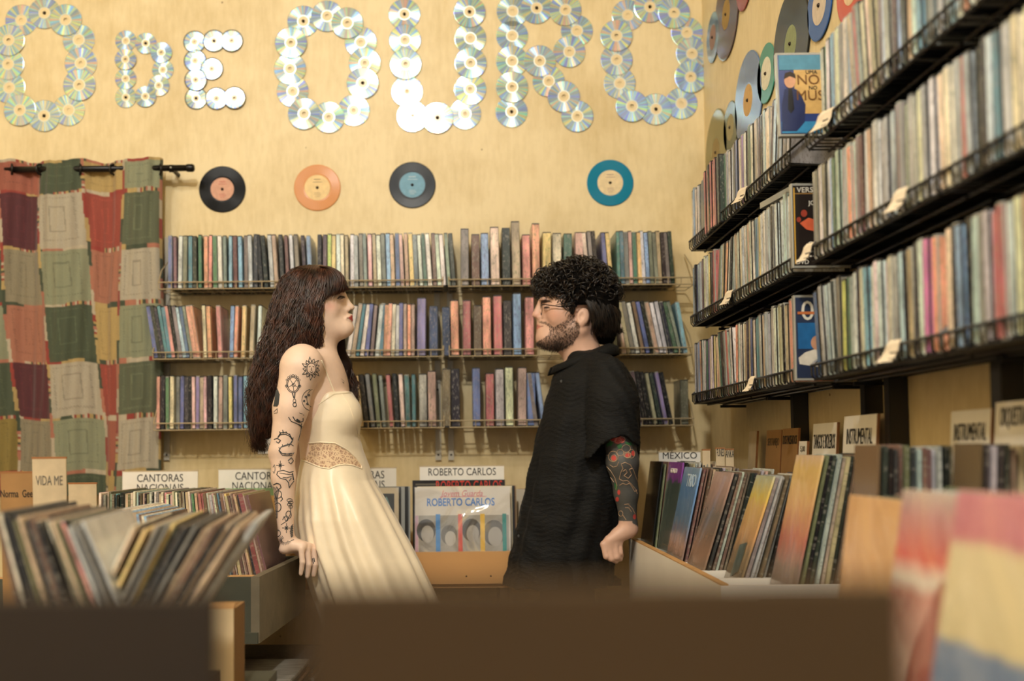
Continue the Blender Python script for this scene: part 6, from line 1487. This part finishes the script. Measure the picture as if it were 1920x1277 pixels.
    me_n /= np.linalg.norm(me_n, axis=1)[:, None] + 1e-12
    cand = np.where((Vh[:, 1] < MY + .07) & ((ph_[:, 1] < 556) | ((ph_[:, 0] < 1075) & (ph_[:, 1] < 575))))[0]
    def curl(p, nv, R0, L, r, turns):
        nv = nv / np.linalg.norm(nv); d = np.cross(nv, np.array([rs.gauss(0, 1), rs.gauss(0, 1), rs.gauss(0, 1)])); d /= np.linalg.norm(d); d = d * .7 + np.array([-.35, 0, -.45]); d /= np.linalg.norm(d)
        e = np.cross(nv, d); e /= np.linalg.norm(e); g2 = np.cross(d, e); ph = rs.uniform(0, 6.28); N = 26; pts = []; up_ = rs.uniform(.004, .018)
        for i in range(N):
            t = i / (N - 1); an = 2 * math.pi * turns * t + ph; RR = R0 * (.5 + .7 * math.sin(math.pi * min(1, t * 1.1 + .15)))
            pts.append(Vector(p + d * L * (t - .3) + (e * math.cos(an) + g2 * math.sin(an)) * RR + nv * (.001 + up_ * t)))
        mb.tube(pts, [r * (1 - .6 * max(0, (i / (N - 1) - .6) / .4)) for i in range(N)], 5)
    for _ in range(640):
        i = rs.choice(cand); fr = ph_[i, 0] < 1060
        curl(Vh[i], me_n[i], rs.uniform(.008, .017), rs.uniform(.016, .046), rs.uniform(.0009, .0020), rs.uniform(.9, 1.6))
    for _ in range(130):     # curls hanging over the forehead
        p = w(rs.uniform(1003, 1050), rs.uniform(536, 560), rs.uniform(-.085, .06)); h = bv.find_nearest(Vector(p)); p = np.array(h[0]); n2 = np.array(h[1])
        curl(p, n2, rs.uniform(.006, .011), rs.uniform(.016, .034), rs.uniform(.0008, .0016), rs.uniform(1.2, 2.0))
    back = [[(1112, 548, -.088), (1128, 580, -.094), (1132, 610, -.082), (1132, 632, -.06)], [(1126, 548, -.075), (1148, 580, -.074), (1152, 612, -.06), (1150, 632, -.04)], [(1138, 552, -.03), (1160, 585, -.03), (1158, 615, -.02), (1166, 622, -.01)], [(1136, 552, .02), (1160, 585, .03), (1156, 612, .03), (1162, 620, .03)], [(1096, 560, -.095), (1108, 585, -.098), (1112, 610, -.085), (1112, 626, -.065)]]
    strands(mb, [back[4], back[0], back[1], back[2], back[3]], 420, w, 3, .006, .005, 2, .0012, 12, rs=rs)
    strands(mb, [[(1080, 556, -.088), (1078, 572, -.088), (1075, 590, -.080)], [(1068, 556, -.086), (1069, 570, -.084), (1071, 588, -.076)]], 60, w, 2, .003, .003, 1.5, .0013, 8, rs=rs)
    tb = MB(); tb.v = [tuple(np.array(v) - off) for v in mb.v]; tb.f = mb.f; tb.m = mb.m
    link('hair_curls', tb.mesh('man_curls', M_HAIR, True), hair)
    # ---- beard: short hairs rooted on the jaw
    mb = MB(); bi = np.where(bm & (dy < .03))[0]; nb_ = np.zeros((len(V), 3)); fn = np.cross(V[F[:, 1]] - V[F[:, 0]], V[F[:, 3]] - V[F[:, 0]])
    for k in range(4): np.add.at(nb_, F[:, k], fn)
    nb_ /= np.linalg.norm(nb_, axis=1)[:, None] + 1e-12
    for _ in range(1500):
        i = int(rs.choice(bi)); L = rs.uniform(.004, .008) * (1.3 if py[i] > 638 else .7); v = V[i]; d = nb_[i] * .55 + np.array([rs.gauss(-.1, .3), rs.gauss(0, .3), -.6 + rs.gauss(0, .2)]); d /= np.linalg.norm(d)
        mb.tube([Vector(v - off), Vector(v + d * L * .6 - off), Vector(v + d * L + np.array([0, 0, -.001]) - off)], [.0005, .0004, .0002], 3)
    mb.build('beard', hair_material('brown_beard', (30, 21, 16), (62, 44, 32), .6), root)
    tag(root, 'man in a black shirt and wire glasses, dark curly hair, tattooed forearm', 'person')
man()
